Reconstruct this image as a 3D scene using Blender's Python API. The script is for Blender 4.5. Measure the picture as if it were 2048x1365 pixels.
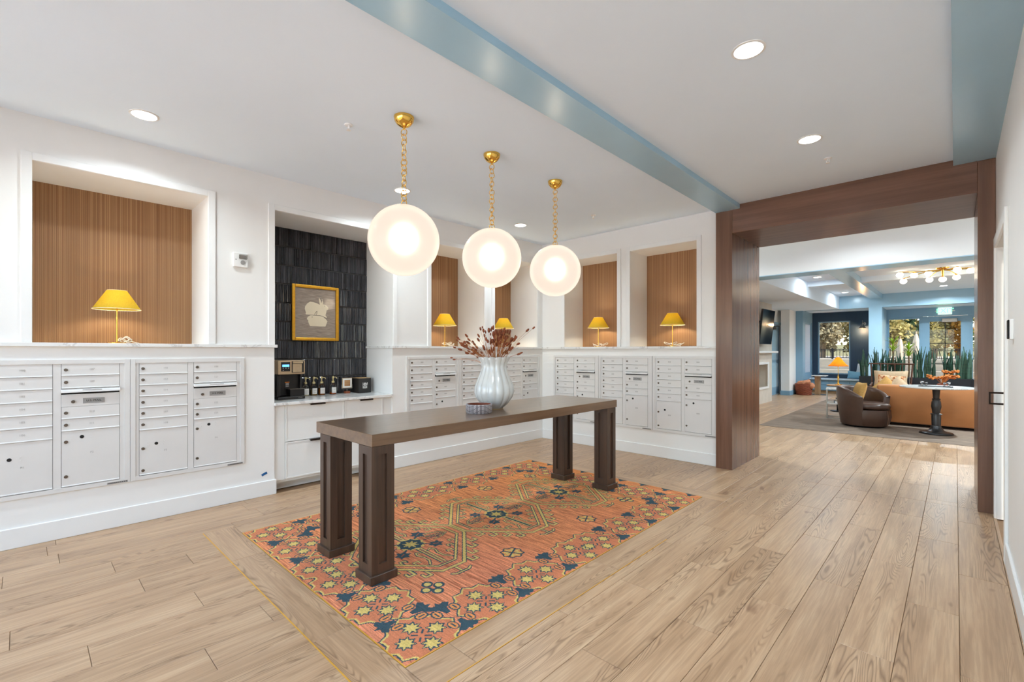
import bpy, bmesh, math, random
import numpy as np
from mathutils import Vector, Matrix
for _o in list(bpy.data.objects): bpy.data.objects.remove(_o, do_unlink=True)
SC = bpy.context.scene
C = SC.collection
R = math.radians
PI = math.pi
random.seed(7)

# ------------------------------------------------------------------ camera
FPX, YAW, EYE = 932.69, 43.5705, 1.40
cam = bpy.data.cameras.new('camera'); camo = bpy.data.objects.new('camera', cam); C.objects.link(camo)
cam.sensor_fit = 'HORIZONTAL'; cam.sensor_width = 36.0
cam.lens = FPX / 2048 * 36.0
cam.shift_y = (702.64 - 682.5) / 2048
cam.clip_start = 0.02; cam.clip_end = 300
camo.location = (0, 0, EYE); camo.rotation_euler = (R(90), 0, R(YAW))
SC.camera = camo
SC.view_settings.view_transform = 'Standard'; SC.view_settings.look = 'None'
SC.view_settings.exposure = 0.72; SC.view_settings.gamma = 1.0; SC.view_settings.use_curve_mapping = False
SC.cycles.use_denoising = True
try: SC.cycles.denoiser = 'OPENIMAGEDENOISE'
except Exception: pass
SC.cycles.max_bounces = 10; SC.cycles.diffuse_bounces = 6; SC.cycles.glossy_bounces = 4
SC.cycles.transmission_bounces = 6; SC.cycles.transparent_max_bounces = 12
SC.cycles.sample_clamp_indirect = 6.0
SC.cycles.caustics_reflective = False; SC.cycles.caustics_refractive = False

# ------------------------------------------------------------------ world, sun
W = bpy.data.worlds.new('World'); SC.world = W; W.use_nodes = True
nt = W.node_tree; nt.nodes.clear()
wo = nt.nodes.new('ShaderNodeOutputWorld'); bg = nt.nodes.new('ShaderNodeBackground'); sk = nt.nodes.new('ShaderNodeTexSky')
sk.sky_type = 'NISHITA'; sk.sun_disc = False; sk.sun_elevation = R(42); sk.sun_rotation = R(95); sk.air_density = 1.0; sk.dust_density = 0.6
nt.links.new(sk.outputs[0], bg.inputs[0]); nt.links.new(bg.outputs[0], wo.inputs[0]); bg.inputs[1].default_value = 0.75
sun = bpy.data.lights.new('sun', 'SUN'); sun.energy = 17.0; sun.angle = R(1.0); sun.color = (1, .95, .86)
suno = bpy.data.objects.new('sun', sun); C.objects.link(suno); suno.location = (20, 0, 30)
suno.rotation_euler = Vector((-.80, .06, -.62)).to_track_quat('-Z', 'Y').to_euler()
def area(name, loc, sx, sy, power, direction, col=(1, 1, 1), shape='RECTANGLE', portal=False, spread=180):
    l = bpy.data.lights.new(name, 'AREA'); l.shape = shape; l.size = sx; l.size_y = sy; l.energy = power; l.color = col; l.spread = R(spread)
    if portal: l.cycles.is_portal = True
    o = bpy.data.objects.new(name, l); C.objects.link(o); o.location = loc
    o.rotation_euler = Vector(direction).to_track_quat('-Z', 'Y').to_euler(); return o
area('portal_entry', (-2.3, -1.62, 1.4), 5.0, 2.8, 1, (0, 1, 0), portal=True)
area('portal_lounge', (-.4, 18.98, 1.3), 2.6, 2.4, 1, (0, -1, 0), portal=True)

# ------------------------------------------------------------------ mesh helpers
class MB:
    def __init__(s): s.v = []; s.f = []
    def add(s, vs, fs):
        n = len(s.v); s.v += [tuple(p) for p in vs]; s.f += [tuple(i + n for i in f) for f in fs]; return s
    def box(s, x0, x1, y0, y1, z0, z1):
        return s.add([(x0,y0,z0),(x1,y0,z0),(x1,y1,z0),(x0,y1,z0),(x0,y0,z1),(x1,y0,z1),(x1,y1,z1),(x0,y1,z1)],
                     [(0,3,2,1),(4,5,6,7),(0,1,5,4),(1,2,6,5),(2,3,7,6),(3,0,4,7)])
    def lathe(s, prof, n=24, c=(0,0,0), fn=None, closed=False):
        vs = []; fs = []; m = len(prof)
        for i in range(n):
            a = 2*PI*i/n
            for j, (r, z) in enumerate(prof):
                rr, zz = (r, z) if fn is None else fn(a, j, r, z)
                vs.append((c[0]+rr*math.cos(a), c[1]+rr*math.sin(a), c[2]+zz))
        for i in range(n):
            k = (i+1) % n
            for j in range(m-1): fs.append((i*m+j, k*m+j, k*m+j+1, i*m+j+1))
            if closed: fs.append((i*m+m-1, k*m+m-1, k*m, i*m))
        if not closed:
            if prof[0][0] > 1e-6: fs.append(tuple(i*m for i in range(n))[::-1])
            if prof[-1][0] > 1e-6: fs.append(tuple(i*m+m-1 for i in range(n)))
        return s.add(vs, fs)
    def cyl(s, c, r, z0, z1, n=20, r2=None):
        r2 = r if r2 is None else r2
        return s.lathe([(r, z0), (r2, z1)], n, (c[0], c[1], 0))
    def tube(s, pts, r, n=8, closed=False, r1=None):
        pts = [Vector(p) for p in pts]; m = len(pts); vs = []; fs = []
        up = Vector((0,0,1)); prev = None
        for i, p in enumerate(pts):
            if closed: t = pts[(i+1) % m]-pts[i-1]
            else: t = pts[min(i+1, m-1)]-pts[max(i-1, 0)]
            t.normalize()
            if prev is None:
                a = up if abs(t.z) < .9 else Vector((1,0,0)); x = t.cross(a).normalized()
            else: x = (prev-t*prev.dot(t)).normalized()
            prev = x; y = t.cross(x)
            rr = r if r1 is None else r+(r1-r)*i/(m-1)
            for k in range(n):
                a = 2*PI*k/n; vs.append(p+x*rr*math.cos(a)+y*rr*math.sin(a))
        for i in range(m if closed else m-1):
            j = (i+1) % m
            for k in range(n): fs.append((i*n+k, i*n+(k+1) % n, j*n+(k+1) % n, j*n+k))
        if not closed: fs.append(tuple(range(n))[::-1]); fs.append(tuple((m-1)*n+k for k in range(n)))
        return s.add(vs, fs)
    def ball(s, c, r, nu=16, nv=10):
        rx, ry, rz = (r, r, r) if not hasattr(r, '__len__') else r
        vs = [(c[0], c[1], c[2]-rz)]; fs = []
        for j in range(1, nv):
            b = -PI/2+PI*j/nv
            for i in range(nu):
                a = 2*PI*i/nu; vs.append((c[0]+rx*math.cos(b)*math.cos(a), c[1]+ry*math.cos(b)*math.sin(a), c[2]+rz*math.sin(b)))
        vs.append((c[0], c[1], c[2]+rz)); t = len(vs)-1
        for i in range(nu):
            k = (i+1) % nu; fs.append((0, 1+k, 1+i)); fs.append((t, t-nu+i, t-nu+k))
            for j in range(nv-2): fs.append((1+j*nu+i, 1+j*nu+k, 1+(j+1)*nu+k, 1+(j+1)*nu+i))
        return s.add(vs, fs)
    def prism(s, poly, a, b, axis='z'):
        n = len(poly); m = {'z': lambda p, h: (p[0], p[1], h), 'y': lambda p, h: (p[0], h, p[1]), 'x': lambda p, h: (h, p[0], p[1])}[axis]
        vs = [m(p, a) for p in poly]+[m(p, b) for p in poly]
        fs = [tuple(range(n))[::-1], tuple(range(n, 2*n))]+[(i, (i+1) % n, n+(i+1) % n, n+i) for i in range(n)]
        return s.add(vs, fs)
    def xf(s, M): s.v = [tuple(M @ Vector(p)) for p in s.v]; return s
    def mv(s, x, y, z): s.v = [(a+x, b+y, c+z) for a, b, c in s.v]; return s
def mesh_of(name, mb, bevel=0, seg=1, smooth=False, ang=38):
    me = bpy.data.meshes.new(name); me.from_pydata(mb.v, [], mb.f)
    bm = bmesh.new(); bm.from_mesh(me)
    bmesh.ops.recalc_face_normals(bm, faces=bm.faces)
    if bevel:
        es = [e for e in bm.edges if len(e.link_faces) == 2 and e.calc_face_angle(0) > R(30)]
        bmesh.ops.bevel(bm, geom=es, offset=bevel, segments=seg, profile=.5, affect='EDGES', clamp_overlap=True)
    bm.to_mesh(me); bm.free()
    if smooth:
        me.shade_smooth(); me.set_sharp_from_angle(angle=R(ang))
    return me
def put(o, parent=None, loc=None, rz=0):
    C.objects.link(o)
    if parent is not None: o.parent = parent
    if loc is not None: o.location = loc
    if rz: o.rotation_euler = (0, 0, rz)
    return o
def obj(name, mb, mat, parent=None, loc=None, rz=0, bevel=0, seg=1, smooth=False, ang=38, label=None):
    me = mb if isinstance(mb, bpy.types.Mesh) else mesh_of(name, mb, bevel, seg, smooth, ang)
    o = bpy.data.objects.new(name, me)
    if mat is not None and not me.materials: me.materials.append(mat)
    if label: o['label'] = label
    return put(o, parent, loc, rz)
def tag(o, label, cat, group=None, kind=None):
    o['label'] = label; o['category'] = cat
    if group: o['group'] = group
    if kind: o['kind'] = kind
    return o
def thing(name, loc, label, cat, group=None, rz=0):
    o = bpy.data.objects.new(name, None); o.empty_display_size = .1
    put(o, None, loc, rz); return tag(o, label, cat, group)
def struct(name, mb, mat, parent=None, label=None, **k):
    o = obj(name, mb, mat, parent, **k); o['kind'] = 'structure'
    if label: o['label'] = label
    return o
def copy_tree(o, parent=None):
    c = o.copy(); C.objects.link(c); c.parent = parent
    for ch in list(o.children): copy_tree(ch, c)
    return c
_txt = {}
def text_mesh(t, size, mat, depth=.0006):
    k = (t, size, mat.name)
    if k not in _txt:
        cu = bpy.data.curves.new('lettering', 'FONT'); cu.body = t; cu.size = size; cu.align_x = 'CENTER'; cu.align_y = 'CENTER'; cu.extrude = depth; cu.resolution_u = 3
        o = bpy.data.objects.new('lettering', cu); C.objects.link(o)
        dg = bpy.context.evaluated_depsgraph_get(); dg.update()
        me = bpy.data.meshes.new_from_object(o.evaluated_get(dg))
        bpy.data.objects.remove(o, do_unlink=True)
        for v in me.vertices: v.co = (v.co.x, -v.co.z, v.co.y)
        me.materials.clear(); me.materials.append(mat); _txt[k] = me
    return _txt[k]

# ------------------------------------------------------------------ materials
def lin(c):
    f = lambda x: x/12.92 if x <= .04045 else ((x+.055)/1.055)**2.4
    return tuple(f(x/255) for x in c)+(1,)
class NT:
    def __init__(s, name):
        s.m = bpy.data.materials.new(name); s.m.use_nodes = True; s.t = s.m.node_tree
        s.t.nodes.clear(); s.out = s.n('ShaderNodeOutputMaterial')
    def n(s, ty, **kw):
        o = s.t.nodes.new(ty)
        for k, v in kw.items(): setattr(o, k, v)
        return o
    def l(s, a, b): s.t.links.new(a, b)
    def val(s, sock, v):
        if hasattr(v, 'is_linked') or isinstance(v, bpy.types.NodeSocket): s.l(v, sock)
        else: sock.default_value = v
    def bsdf(s, **kw):
        b = s.n('ShaderNodeBsdfPrincipled')
        for k, v in kw.items(): s.val(b.inputs[k.replace('_', ' ')], v)
        return b
    def surf(s, b): s.l(b.outputs[0], s.out.inputs[0]); return s.m
    def coord(s, kind='Object', scale=(1,1,1), rnd=0):
        tc = s.n('ShaderNodeTexCoord'); mp = s.n('ShaderNodeMapping'); mp.inputs['Scale'].default_value = scale
        v = tc.outputs[kind]
        if rnd:
            oi = s.n('ShaderNodeObjectInfo'); mu = s.n('ShaderNodeVectorMath', operation='SCALE'); cb = s.n('ShaderNodeCombineXYZ')
            for i in range(3): s.l(oi.outputs['Random'], cb.inputs[i])
            s.l(cb.outputs[0], mu.inputs[0]); mu.inputs['Scale'].default_value = rnd
            ad = s.n('ShaderNodeVectorMath', operation='ADD'); s.l(v, ad.inputs[0]); s.l(mu.outputs[0], ad.inputs[1]); v = ad.outputs[0]
        s.l(v, mp.inputs['Vector']); return mp.outputs[0]
    def noise(s, vec, scale=5, detail=3, rough=.5, dist=0):
        o = s.n('ShaderNodeTexNoise'); s.l(vec, o.inputs['Vector']); o.inputs['Scale'].default_value = scale; o.inputs['Detail'].default_value = detail
        o.inputs['Roughness'].default_value = rough; o.inputs['Distortion'].default_value = dist; return o.outputs[0]
    def ramp(s, fac, stops, interp='LINEAR'):
        o = s.n('ShaderNodeValToRGB'); o.color_ramp.interpolation = interp; e = o.color_ramp.elements
        while len(e) < len(stops): e.new(.5)
        for i, (p, c) in enumerate(stops): e[i].position = p; e[i].color = c if len(c) == 4 else tuple(c)+(1,)
        s.l(fac, o.inputs[0]); return o.outputs[0]
    def mix(s, fac, a, b, mode='MIX'):
        o = s.n('ShaderNodeMix', data_type='RGBA', blend_type=mode)
        s.val(o.inputs[0], fac); s.val(o.inputs[6], a); s.val(o.inputs[7], b); return o.outputs[2]
    def math(s, op, a, b=0, c=None):
        o = s.n('ShaderNodeMath', operation=op); s.val(o.inputs[0], a); s.val(o.inputs[1], b)
        if c is not None: s.val(o.inputs[2], c)
        return o.outputs[0]
    def bump(s, h, strength=.2, dist=.01):
        o = s.n('ShaderNodeBump'); s.l(h, o.inputs['Height']); o.inputs['Strength'].default_value = strength; o.inputs['Distance'].default_value = dist; return o.outputs[0]
G0 = (0,0,0,1); G1 = (1,1,1,1)
def sc4(c, k): return tuple(min(1, x*k) for x in c[:3])+(1,)
def pm(name, col, rough=.5, metal=0, var=.06, scale=(8,8,8), bump=0, bscale=60, spec=.5, coat=0, emit=0, sheen=0, rnd=0):
    t = NT(name); c = lin(col); v = t.coord('Object', scale, rnd)
    n = t.noise(v, 1, 4)
    cc = t.ramp(n, [(.3, sc4(c, 1-var)), (.7, sc4(c, 1+var))])
    kw = dict(Base_Color=cc, Roughness=rough, Metallic=metal)
    b = t.bsdf(**kw); b.inputs['Specular IOR Level'].default_value = spec; b.inputs['Coat Weight'].default_value = coat
    if sheen: b.inputs['Sheen Weight'].default_value = sheen
    if bump:
        nb = t.noise(t.coord('Object', (bscale,)*3), 1, 3); t.l(t.bump(nb, bump, .004), b.inputs['Normal'])
    if emit: b.inputs['Emission Color'].default_value = c; b.inputs['Emission Strength'].default_value = emit
    return t.surf(b)
def emat(name, col, s):
    t = NT(name); v = t.coord('Object', (20,20,20)); n = t.noise(v, 1, 2); c = lin(col)
    cc = t.ramp(n, [(.2, sc4(c, .97)), (.8, c)])
    return t.surf(t.bsdf(Base_Color=cc, Emission_Color=cc, Emission_Strength=s, Roughness=.4))
M = {}
M['wall'] = pm('white_paint', (233,231,228), .55, var=.012, scale=(3,3,3), bump=.04, bscale=160)
M['ceiling'] = pm('ceiling_paint', (229,240,251), .8, var=.01, scale=(2,2,2), bump=.05, bscale=220)
M['trim'] = pm('white_trim', (233,232,230), .35, var=.01)
M['metal_white'] = pm('white_mailbox_enamel', (216,213,210), .38, var=.015, bump=.03, bscale=400)
M['cab'] = pm('white_lacquer', (230,229,226), .4, var=.01)
M['blue'] = pm('pale_blue_paint', (164,199,219), .22, var=.02, scale=(2,2,2), bump=.03, bscale=90)
M['blue2'] = pm('light_blue_paint', (126,163,187), .35, var=.02)
M['navy'] = pm('navy_grasscloth', (34,60,84), .6, var=.12, scale=(60,60,2))
M['brass'] = pm('polished_brass', (236,188,92), .14, 1, var=.05)
M['gold'] = pm('gilded_frame', (214,160,52), .35, .85, var=.1, scale=(30,30,30), bump=.1)
M['steel'] = pm('brushed_steel', (150,146,140), .3, 1, var=.08, scale=(60,60,60))
M['chrome'] = pm('chrome', (190,190,192), .12, 1, var=.04)
M['lock'] = pm('lock_nickel', (118,108,98), .3, .9, var=.15, scale=(150,150,150))
M['black'] = pm('black_plastic', (22,19,18), .3, var=.1)
M['blackm'] = pm('black_metal', (26,26,28), .45, .6, var=.1)
M['dark'] = pm('dark_void', (18,15,13), .9, var=.1)
M['bronze'] = pm('bronze_pull', (52,40,34), .35, .8, var=.1)
M['numgrey'] = pm('engraved_grey', (176,172,168), .6, var=.02)
M['plate'] = pm('grey_label', (158,156,154), .4, .3, var=.05, scale=(80,80,80))
M['ink'] = pm('black_ink', (28,26,26), .6, var=.05)
M['whiteink'] = pm('white_ink', (232,228,222), .6, var=.03)
M['tape'] = pm('blue_tape', (24,88,140), .6, var=.08, scale=(60,60,60))
def m_marble():
    t = NT('white_quartz'); v = t.coord('Object', (2.2,2.2,2.2)); n = t.noise(v, 1.2, 6, .62, 1.2)
    c = t.ramp(n, [(.0, lin((224,222,219))), (.46, lin((226,224,221))), (.5, lin((196,193,190))), (.53, lin((226,225,222))), (1, lin((230,229,226)))])
    return t.surf(t.bsdf(Base_Color=c, Roughness=.16))
M['marble'] = m_marble()
def m_floor():
    t = NT('oiled_larch_plank'); v0 = t.coord('Object', (1,1,1), 37.0)
    oi = t.n('ShaderNodeObjectInfo')
    fine = t.noise(t.coord('Object', (1,.035,1), 37.0), 95, 3, .6)
    broad = t.noise(t.coord('Object', (1,.09,1), 37.0), 14, 3, .55)
    # cathedral grain: contour lines of a stretched noise field
    f = t.noise(t.coord('Object', (1,.085,1), 37.0), 9.0, 1.2, .45, .15)
    ph = t.math('MULTIPLY', f, 30.0); sn = t.math('FRACT', ph, 0)
    tri = t.math('ABSOLUTE', t.math('SUBTRACT', sn, .5)); tri2 = t.math('MULTIPLY', tri, 2.0)
    line = t.ramp(tri2, [(0, G1), (.26, (.5,.5,.5,1)), (.5, G0)])
    msk = t.ramp(t.noise(t.coord('Object', (1,.05,1), 61.0), 9.0, 1.5), [(.46, G0), (.56, G1)])
    lm = t.math('MULTIPLY', line, msk)
    knot = t.ramp(t.noise(t.coord('Object', (1,.35,1), 23.0), 9.0, 2, .5), [(.70, G0), (.755, G1)])
    base = t.ramp(broad, [(.25, lin((170,136,104))), (.5, lin((192,157,123))), (.75, lin((207,175,141)))])
    base = t.mix(t.math('MULTIPLY', t.ramp(fine, [(.42, G1), (.6, G0)]), .28), base, lin((134,104,78)))
    base = t.mix(t.math('MULTIPLY', lm, .6), base, lin((104,72,46)))
    base = t.mix(t.math('MULTIPLY', knot, .6), base, lin((122,86,62)))
    tone = t.ramp(oi.outputs['Random'], [(0, (.90,.89,.88,1)), (1, (1.0,1.0,1.0,1))])
    base = t.mix(1.0, base, tone, 'MULTIPLY')
    b = t.bsdf(Base_Color=base, Roughness=t.ramp(broad, [(.2, (.30,)*3), (.8, (.40,)*3)]))
    t.l(t.bump(fine, .06, .002), b.inputs['Normal']); return t.surf(b)
M['floor'] = m_floor()
M['sub'] = pm('grout', (158,128,98), .8, var=.05)
def m_darkwood(name, c0, c1, rough=.33, axis='z', s=1.0, coat=0):
    t = NT(name); sc = {'x': (.6,14,14), 'y': (14,.6,14), 'z': (14,14,.6)}[axis]
    sc = tuple(a*s for a in sc)
    n = t.noise(t.coord('Object', sc, 11), 2.2, 5, .6, .3); g = t.noise(t.coord('Object', tuple(a*6 for a in sc), 11), 2, 3)
    c = t.ramp(n, [(.25, lin(c0)), (.75, lin(c1))]); c = t.mix(t.math('MULTIPLY', g, .35), c, lin(tuple(x*.72 for x in c0)))
    b = t.bsdf(Base_Color=c, Roughness=rough); t.l(t.bump(g, .05, .002), b.inputs['Normal'])
    if coat: b.inputs['Coat Weight'].default_value = coat; b.inputs['Coat Roughness'].default_value = .16; b.inputs['Coat IOR'].default_value = 1.55; b.inputs['Specular Tint'].default_value = (1,.82,.62,1); b.inputs['Specular IOR Level'].default_value = .8
    return t.surf(b)
M['table'] = m_darkwood('espresso_wood_lit_top', (84,60,42), (120,90,65), .3, 'y', coat=.7)  # top coloured lighter and warmer than the legs, imitating reflected light
M['tablez'] = m_darkwood('espresso_wood_upright', (58,43,35), (90,68,54), .33, 'z')
M['post'] = m_darkwood('stained_maple_post', (98,68,52), (136,98,78), .24, 'z', .5)
M['postx'] = m_darkwood('stained_maple_header', (98,66,50), (136,97,76), .32, 'x', .5)
def m_slat():
    t = NT('striped_wood_veneer'); v = t.coord('Generated', (1,1,1))
    tc = t.n('ShaderNodeTexCoord'); sp = t.n('ShaderNodeSeparateXYZ'); t.l(tc.outputs['Object'], sp.inputs[0])
    x = sp.outputs[0]
    n1 = t.noise(t.coord('Object', (150,1,.25)), 1, 2, .5); n2 = t.noise(t.coord('Object', (38,1,.12)), 1, 3)
    wv = t.math('SINE', t.math('MULTIPLY', x, 2*PI/.0125)); w2 = t.ramp(wv, [(.35, G0), (.75, G1)])
    c = t.ramp(n2, [(.2, lin((128,88,56))), (.8, lin((158,114,75)))])
    c = t.mix(t.math('MULTIPLY', t.ramp(n1, [(.45, G0), (.6, G1)]), .55), c, lin((188,148,106)))
    c = t.mix(t.math('MULTIPLY', w2, .2), c, lin((92,62,40)))
    b = t.bsdf(Base_Color=c, Roughness=.55); t.l(t.bump(wv, .3, .002), b.inputs['Normal']); return t.surf(b)
M['slat'] = m_slat()
def m_tile():
    t = NT('glazed_charcoal_tile'); oi = t.n('ShaderNodeObjectInfo'); g = t.n('ShaderNodeNewGeometry')
    v = t.coord('Object', (25,25,6), 19); n = t.noise(v, 1, 3)
    c = t.ramp(n, [(.25, lin((30,31,35))), (.75, lin((54,55,60)))])
    c = t.mix(1.0, c, t.ramp(oi.outputs['Random'], [(0, (.45,.47,.52,1)), (1, (1.9,1.8,1.7,1))]), 'MULTIPLY')
    b = t.bsdf(Base_Color=c, Roughness=.14); t.l(t.bump(n, .25, .004), b.inputs['Normal']); return t.surf(b)
M['tile'] = m_tile()
M['grout'] = pm('charcoal_grout', (74,70,68), .8, var=.1)
def m_globe():
    t = NT('frosted_opal_glass'); n = t.noise(t.coord('Object', (3,3,9)), 1, 2, .5)
    c = t.ramp(n, [(.3, (1.0,.86,.74,1)), (.7, (1.0,.89,.79,1))])
    em = t.n('ShaderNodeEmission'); t.l(c, em.inputs[0]); em.inputs[1].default_value = .42
    rf = t.n('ShaderNodeBsdfRefraction'); rf.inputs[0].default_value = (.34,.31,.27,1); rf.inputs['Roughness'].default_value = .95; rf.inputs['IOR'].default_value = 1.10
    gl = t.n('ShaderNodeBsdfGlossy'); gl.inputs[0].default_value = (.6,.56,.52,1); gl.inputs['Roughness'].default_value = .2
    fr = t.n('ShaderNodeFresnel'); fr.inputs[0].default_value = 1.18; mx = t.n('ShaderNodeMixShader'); ad = t.n('ShaderNodeAddShader')
    t.l(fr.outputs[0], mx.inputs[0]); t.l(rf.outputs[0], mx.inputs[1]); t.l(gl.outputs[0], mx.inputs[2]); t.l(mx.outputs[0], ad.inputs[0]); t.l(em.outputs[0], ad.inputs[1]); t.l(ad.outputs[0], t.out.inputs[0]); return t.m
M['globe'] = m_globe(); M['core'] = emat('globe_lamp', (255,240,218), 14.0)
M['downlight'] = emat('downlight_lens', (255,250,242), 9.0)
def m_shade(name, col, tr):
    t = NT(name); n = t.noise(t.coord('Object', (160,160,40)), 1, 3); c = lin(col)
    cc = t.ramp(n, [(.3, sc4(c, .86)), (.7, c)])
    d = t.n('ShaderNodeBsdfDiffuse'); tl = t.n('ShaderNodeBsdfTranslucent'); mx = t.n('ShaderNodeMixShader')
    t.l(cc, d.inputs[0]); t.l(cc, tl.inputs[0]); mx.inputs[0].default_value = tr
    t.l(d.outputs[0], mx.inputs[1]); t.l(tl.outputs[0], mx.inputs[2]); t.l(mx.outputs[0], t.out.inputs[0]); return t.m
M['shade'] = m_shade('mustard_linen', (234,204,74), .45)
M['shade_in'] = pm('shade_lining', (246,232,196), .8, var=.02)
M['amber'] = m_shade('amber_glass_shade', (240,172,70), .6)
def m_glass(name='window_glass', tint=(1,1,1), gl=.06):
    t = NT(name); tr = t.n('ShaderNodeBsdfTransparent'); gs = t.n('ShaderNodeBsdfGlossy'); fr = t.n('ShaderNodeFresnel'); mx = t.n('ShaderNodeMixShader')
    n = t.noise(t.coord('Object', (2,2,2)), 1, 2)
    t.l(t.ramp(n, [(.2, tuple(x*.97 for x in tint)+(1,)), (.8, tuple(tint)+(1,))]), tr.inputs[0]); gs.inputs['Roughness'].default_value = .02; fr.inputs[0].default_value = 1.45
    t.l(t.math('MULTIPLY', fr.outputs[0], .7), mx.inputs[0]); t.l(tr.outputs[0], mx.inputs[1]); t.l(gs.outputs[0], mx.inputs[2]); t.l(mx.outputs[0], t.out.inputs[0]); return t.m
M['glass'] = m_glass(); M['tint'] = m_glass('tinted_glass', (.62,.64,.66))  # lounge pane tint added to tone down the bright outdoors
M['edge'] = pm('satin_brass_edge', (222,168,66), .45, .35, var=.06)
M['bottle'] = m_glass('clear_bottle_glass', (.93,.92,.9))
# ================================================================== THE SETTING
XW, YB, XR, ZC, ZL = -4.84, 5.80, .25, 3.11, 1.462
RX0, RX1, RY0, RY1 = -3.966, -1.766, 1.172, 4.496        # rug inset
BX0, BX1, BY0, BY1 = -4.176, -1.556, .957, 4.708         # its plank border
# ---- floor
fl = MB(); fl.box(-5.7, 3.2, -6, 19.1, -.12, -.010)
floor = struct('floor', fl, M['sub'], label='pale oiled larch plank floor with a border round the rug')
_pk = {}
def plank(x0, x1, y0, y1, along='y'):
    if x1-x0 < .015 or y1-y0 < .03: return
    w, h = x1-x0, y1-y0; L, Wd = (h, w) if along == 'y' else (w, h)
    k = (round(L, 3), round(Wd, 3))
    if k not in _pk:
        g = .0009; a, b = Wd/2-g, L/2-g; m = MB(); e = .0016
        m.v = [(-a,-b,-.010),(a,-b,-.010),(a,b,-.010),(-a,b,-.010),(-a,-b,-e),(a,-b,-e),(a,b,-e),(-a,b,-e),(-a+e,-b+e,0),(a-e,-b+e,0),(a-e,b-e,0),(-a+e,b-e,0)]
        m.f = [(0,1,5,4),(1,2,6,5),(2,3,7,6),(3,0,4,7),(4,5,9,8),(5,6,10,9),(6,7,11,10),(7,4,8,11),(8,9,10,11)]
        _pk[k] = mesh_of('plank', m); _pk[k].materials.append(M['floor'])
    o = obj('plank', _pk[k], None, floor, ((x0+x1)/2, (y0+y1)/2, 0), 0 if along == 'y' else PI/2)
PITCH, LEN = .2145, 1.255
phase = {-1: 4.05, 0: 3.41, 1: 2.70, 2: 3.36, 3: 2.863, 4: 2.365, 5: 3.07, 6: 2.53, 13: .215, 14: .69, 15: -.04, 17: .78, 18: .41, 20: .173}
rp = random.Random(3)
phase_all = {k: phase.get(k, rp.uniform(0, LEN)) for k in range(-16, 30)}
def lay(X0, X1, Y0, Y1, hole=None):
    for k in range(-16, 30):
        b = .014-PITCH*k; a = b-PITCH        # column k lies between lines k and k+1
        a, b = max(a, X0), min(b, X1)
        if b-a < .012: continue
        xs = [a, b]
        if hole:
            xs += [x for x in (hole[0], hole[1]) if a < x < b]; xs.sort()
        for xa, xb in zip(xs[:-1], xs[1:]):
            inh = hole and xa >= hole[0]-1e-6 and xb <= hole[1]+1e-6
            ph = phase_all[k]; n0 = math.floor((Y0-ph)/LEN)
            y = ph+n0*LEN
            while y < Y1:
                ya, yb = max(y, Y0), min(y+LEN, Y1); y += LEN
                if not inh: plank(xa, xb, ya, yb)
                else:
                    plank(xa, xb, ya, min(yb, hole[2])); plank(xa, xb, max(ya, hole[3]), yb)
lay(XW, XR, -.75, 5.80, (BX0, BX1, BY0, BY1))
lay(-2.9, .45, 5.80, 9.585)
lay(-4.15, -2.69, 9.585, 18.4)
# border planks round the rug
xs = [BX0, -3.49, -2.235, BX1]
for a, b in zip(xs[:-1], xs[1:]): plank(a, b, BY0, RY0-.005, 'x')
for a, b in zip([BX0, -3.1, -1.9], [-3.1, -1.9, BX1]): plank(a, b, RY1+.005, BY1, 'x')
for a, b in zip([RY0-.005, 1.41, 2.63, 3.88], [1.41, 2.63, 3.88, RY1+.005]): plank(RX1+.005, BX1, a, b)
for a, b in zip([RY0-.005, 2.0, 3.26], [2.0, 3.26, RY1+.005]): plank(BX0, RX0-.005, a, b)
st = MB()
for x0, x1, y0, y1 in ((RX0-.005, RX1+.005, RY0-.005, RY0), (RX0-.005, RX1+.005, RY1, RY1+.005), (RX0-.005, RX0, RY0, RY1), (RX1, RX1+.005, RY0, RY1),
                       (BX0, BX1, BY0-.003, BY0+.0025), (BX1-.002, BX1+.002, BY0, 3.3)):
    st.box(x0, x1, y0, y1, -.009, .0022)
struct('trim_1', st, M['edge'], label='thin brass edging strips round the inset rug')
# ---- left wall
def wallboxes(bl):
    m = MB()
    for b in bl: m.box(*b)
    return m
xb = -5.46
wl = wallboxes([(xb, XW, -1.6, 1.707, 0, 1.434), (xb, XW, 3.03, YB, 0, 1.434),
    (xb, XW, -1.6, .052, ZL, ZC), (xb, XW, 1.145, 1.707, ZL, ZC), (xb, XW, 3.03, 3.587, ZL, ZC), (xb, XW, 4.508, 4.716, ZL, ZC), (xb, XW, 5.654, YB, ZL, ZC),
    (xb, XW, .052, 1.145, 2.78, ZC), (xb, XW, 1.707, 3.03, 2.78, ZC), (xb, XW, 3.587, 4.508, 2.78, ZC), (xb, XW, 4.716, 5.654, 2.78, ZC),
    (-5.6, xb, -1.6, YB, 0, ZC)])
wall_left = struct('wall_left', wl, M['wall'], label='white painted mail room wall with lamp niches and a coffee alcove')
wbk = wallboxes([(XW, -2.087, YB, 6.79, 0, 1.434), (xb, -4.384, YB, 6.79, ZL, ZC), (-3.461, -3.257, YB, 6.79, ZL, ZC), (-2.335, -2.087, YB, 6.79, ZL, ZC),
    (-4.384, -3.461, YB, 6.79, 2.78, ZC), (-3.257, -2.335, YB, 6.79, 2.78, ZC), (-4.384, -3.461, 6.30, 6.79, ZL, 2.78), (-3.257, -2.335, 6.30, 6.79, ZL, 2.78)])
wall_back = struct('wall_back', wbk, M['wall'], label='white painted end wall with two lamp niches beside the wooden opening')
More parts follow.
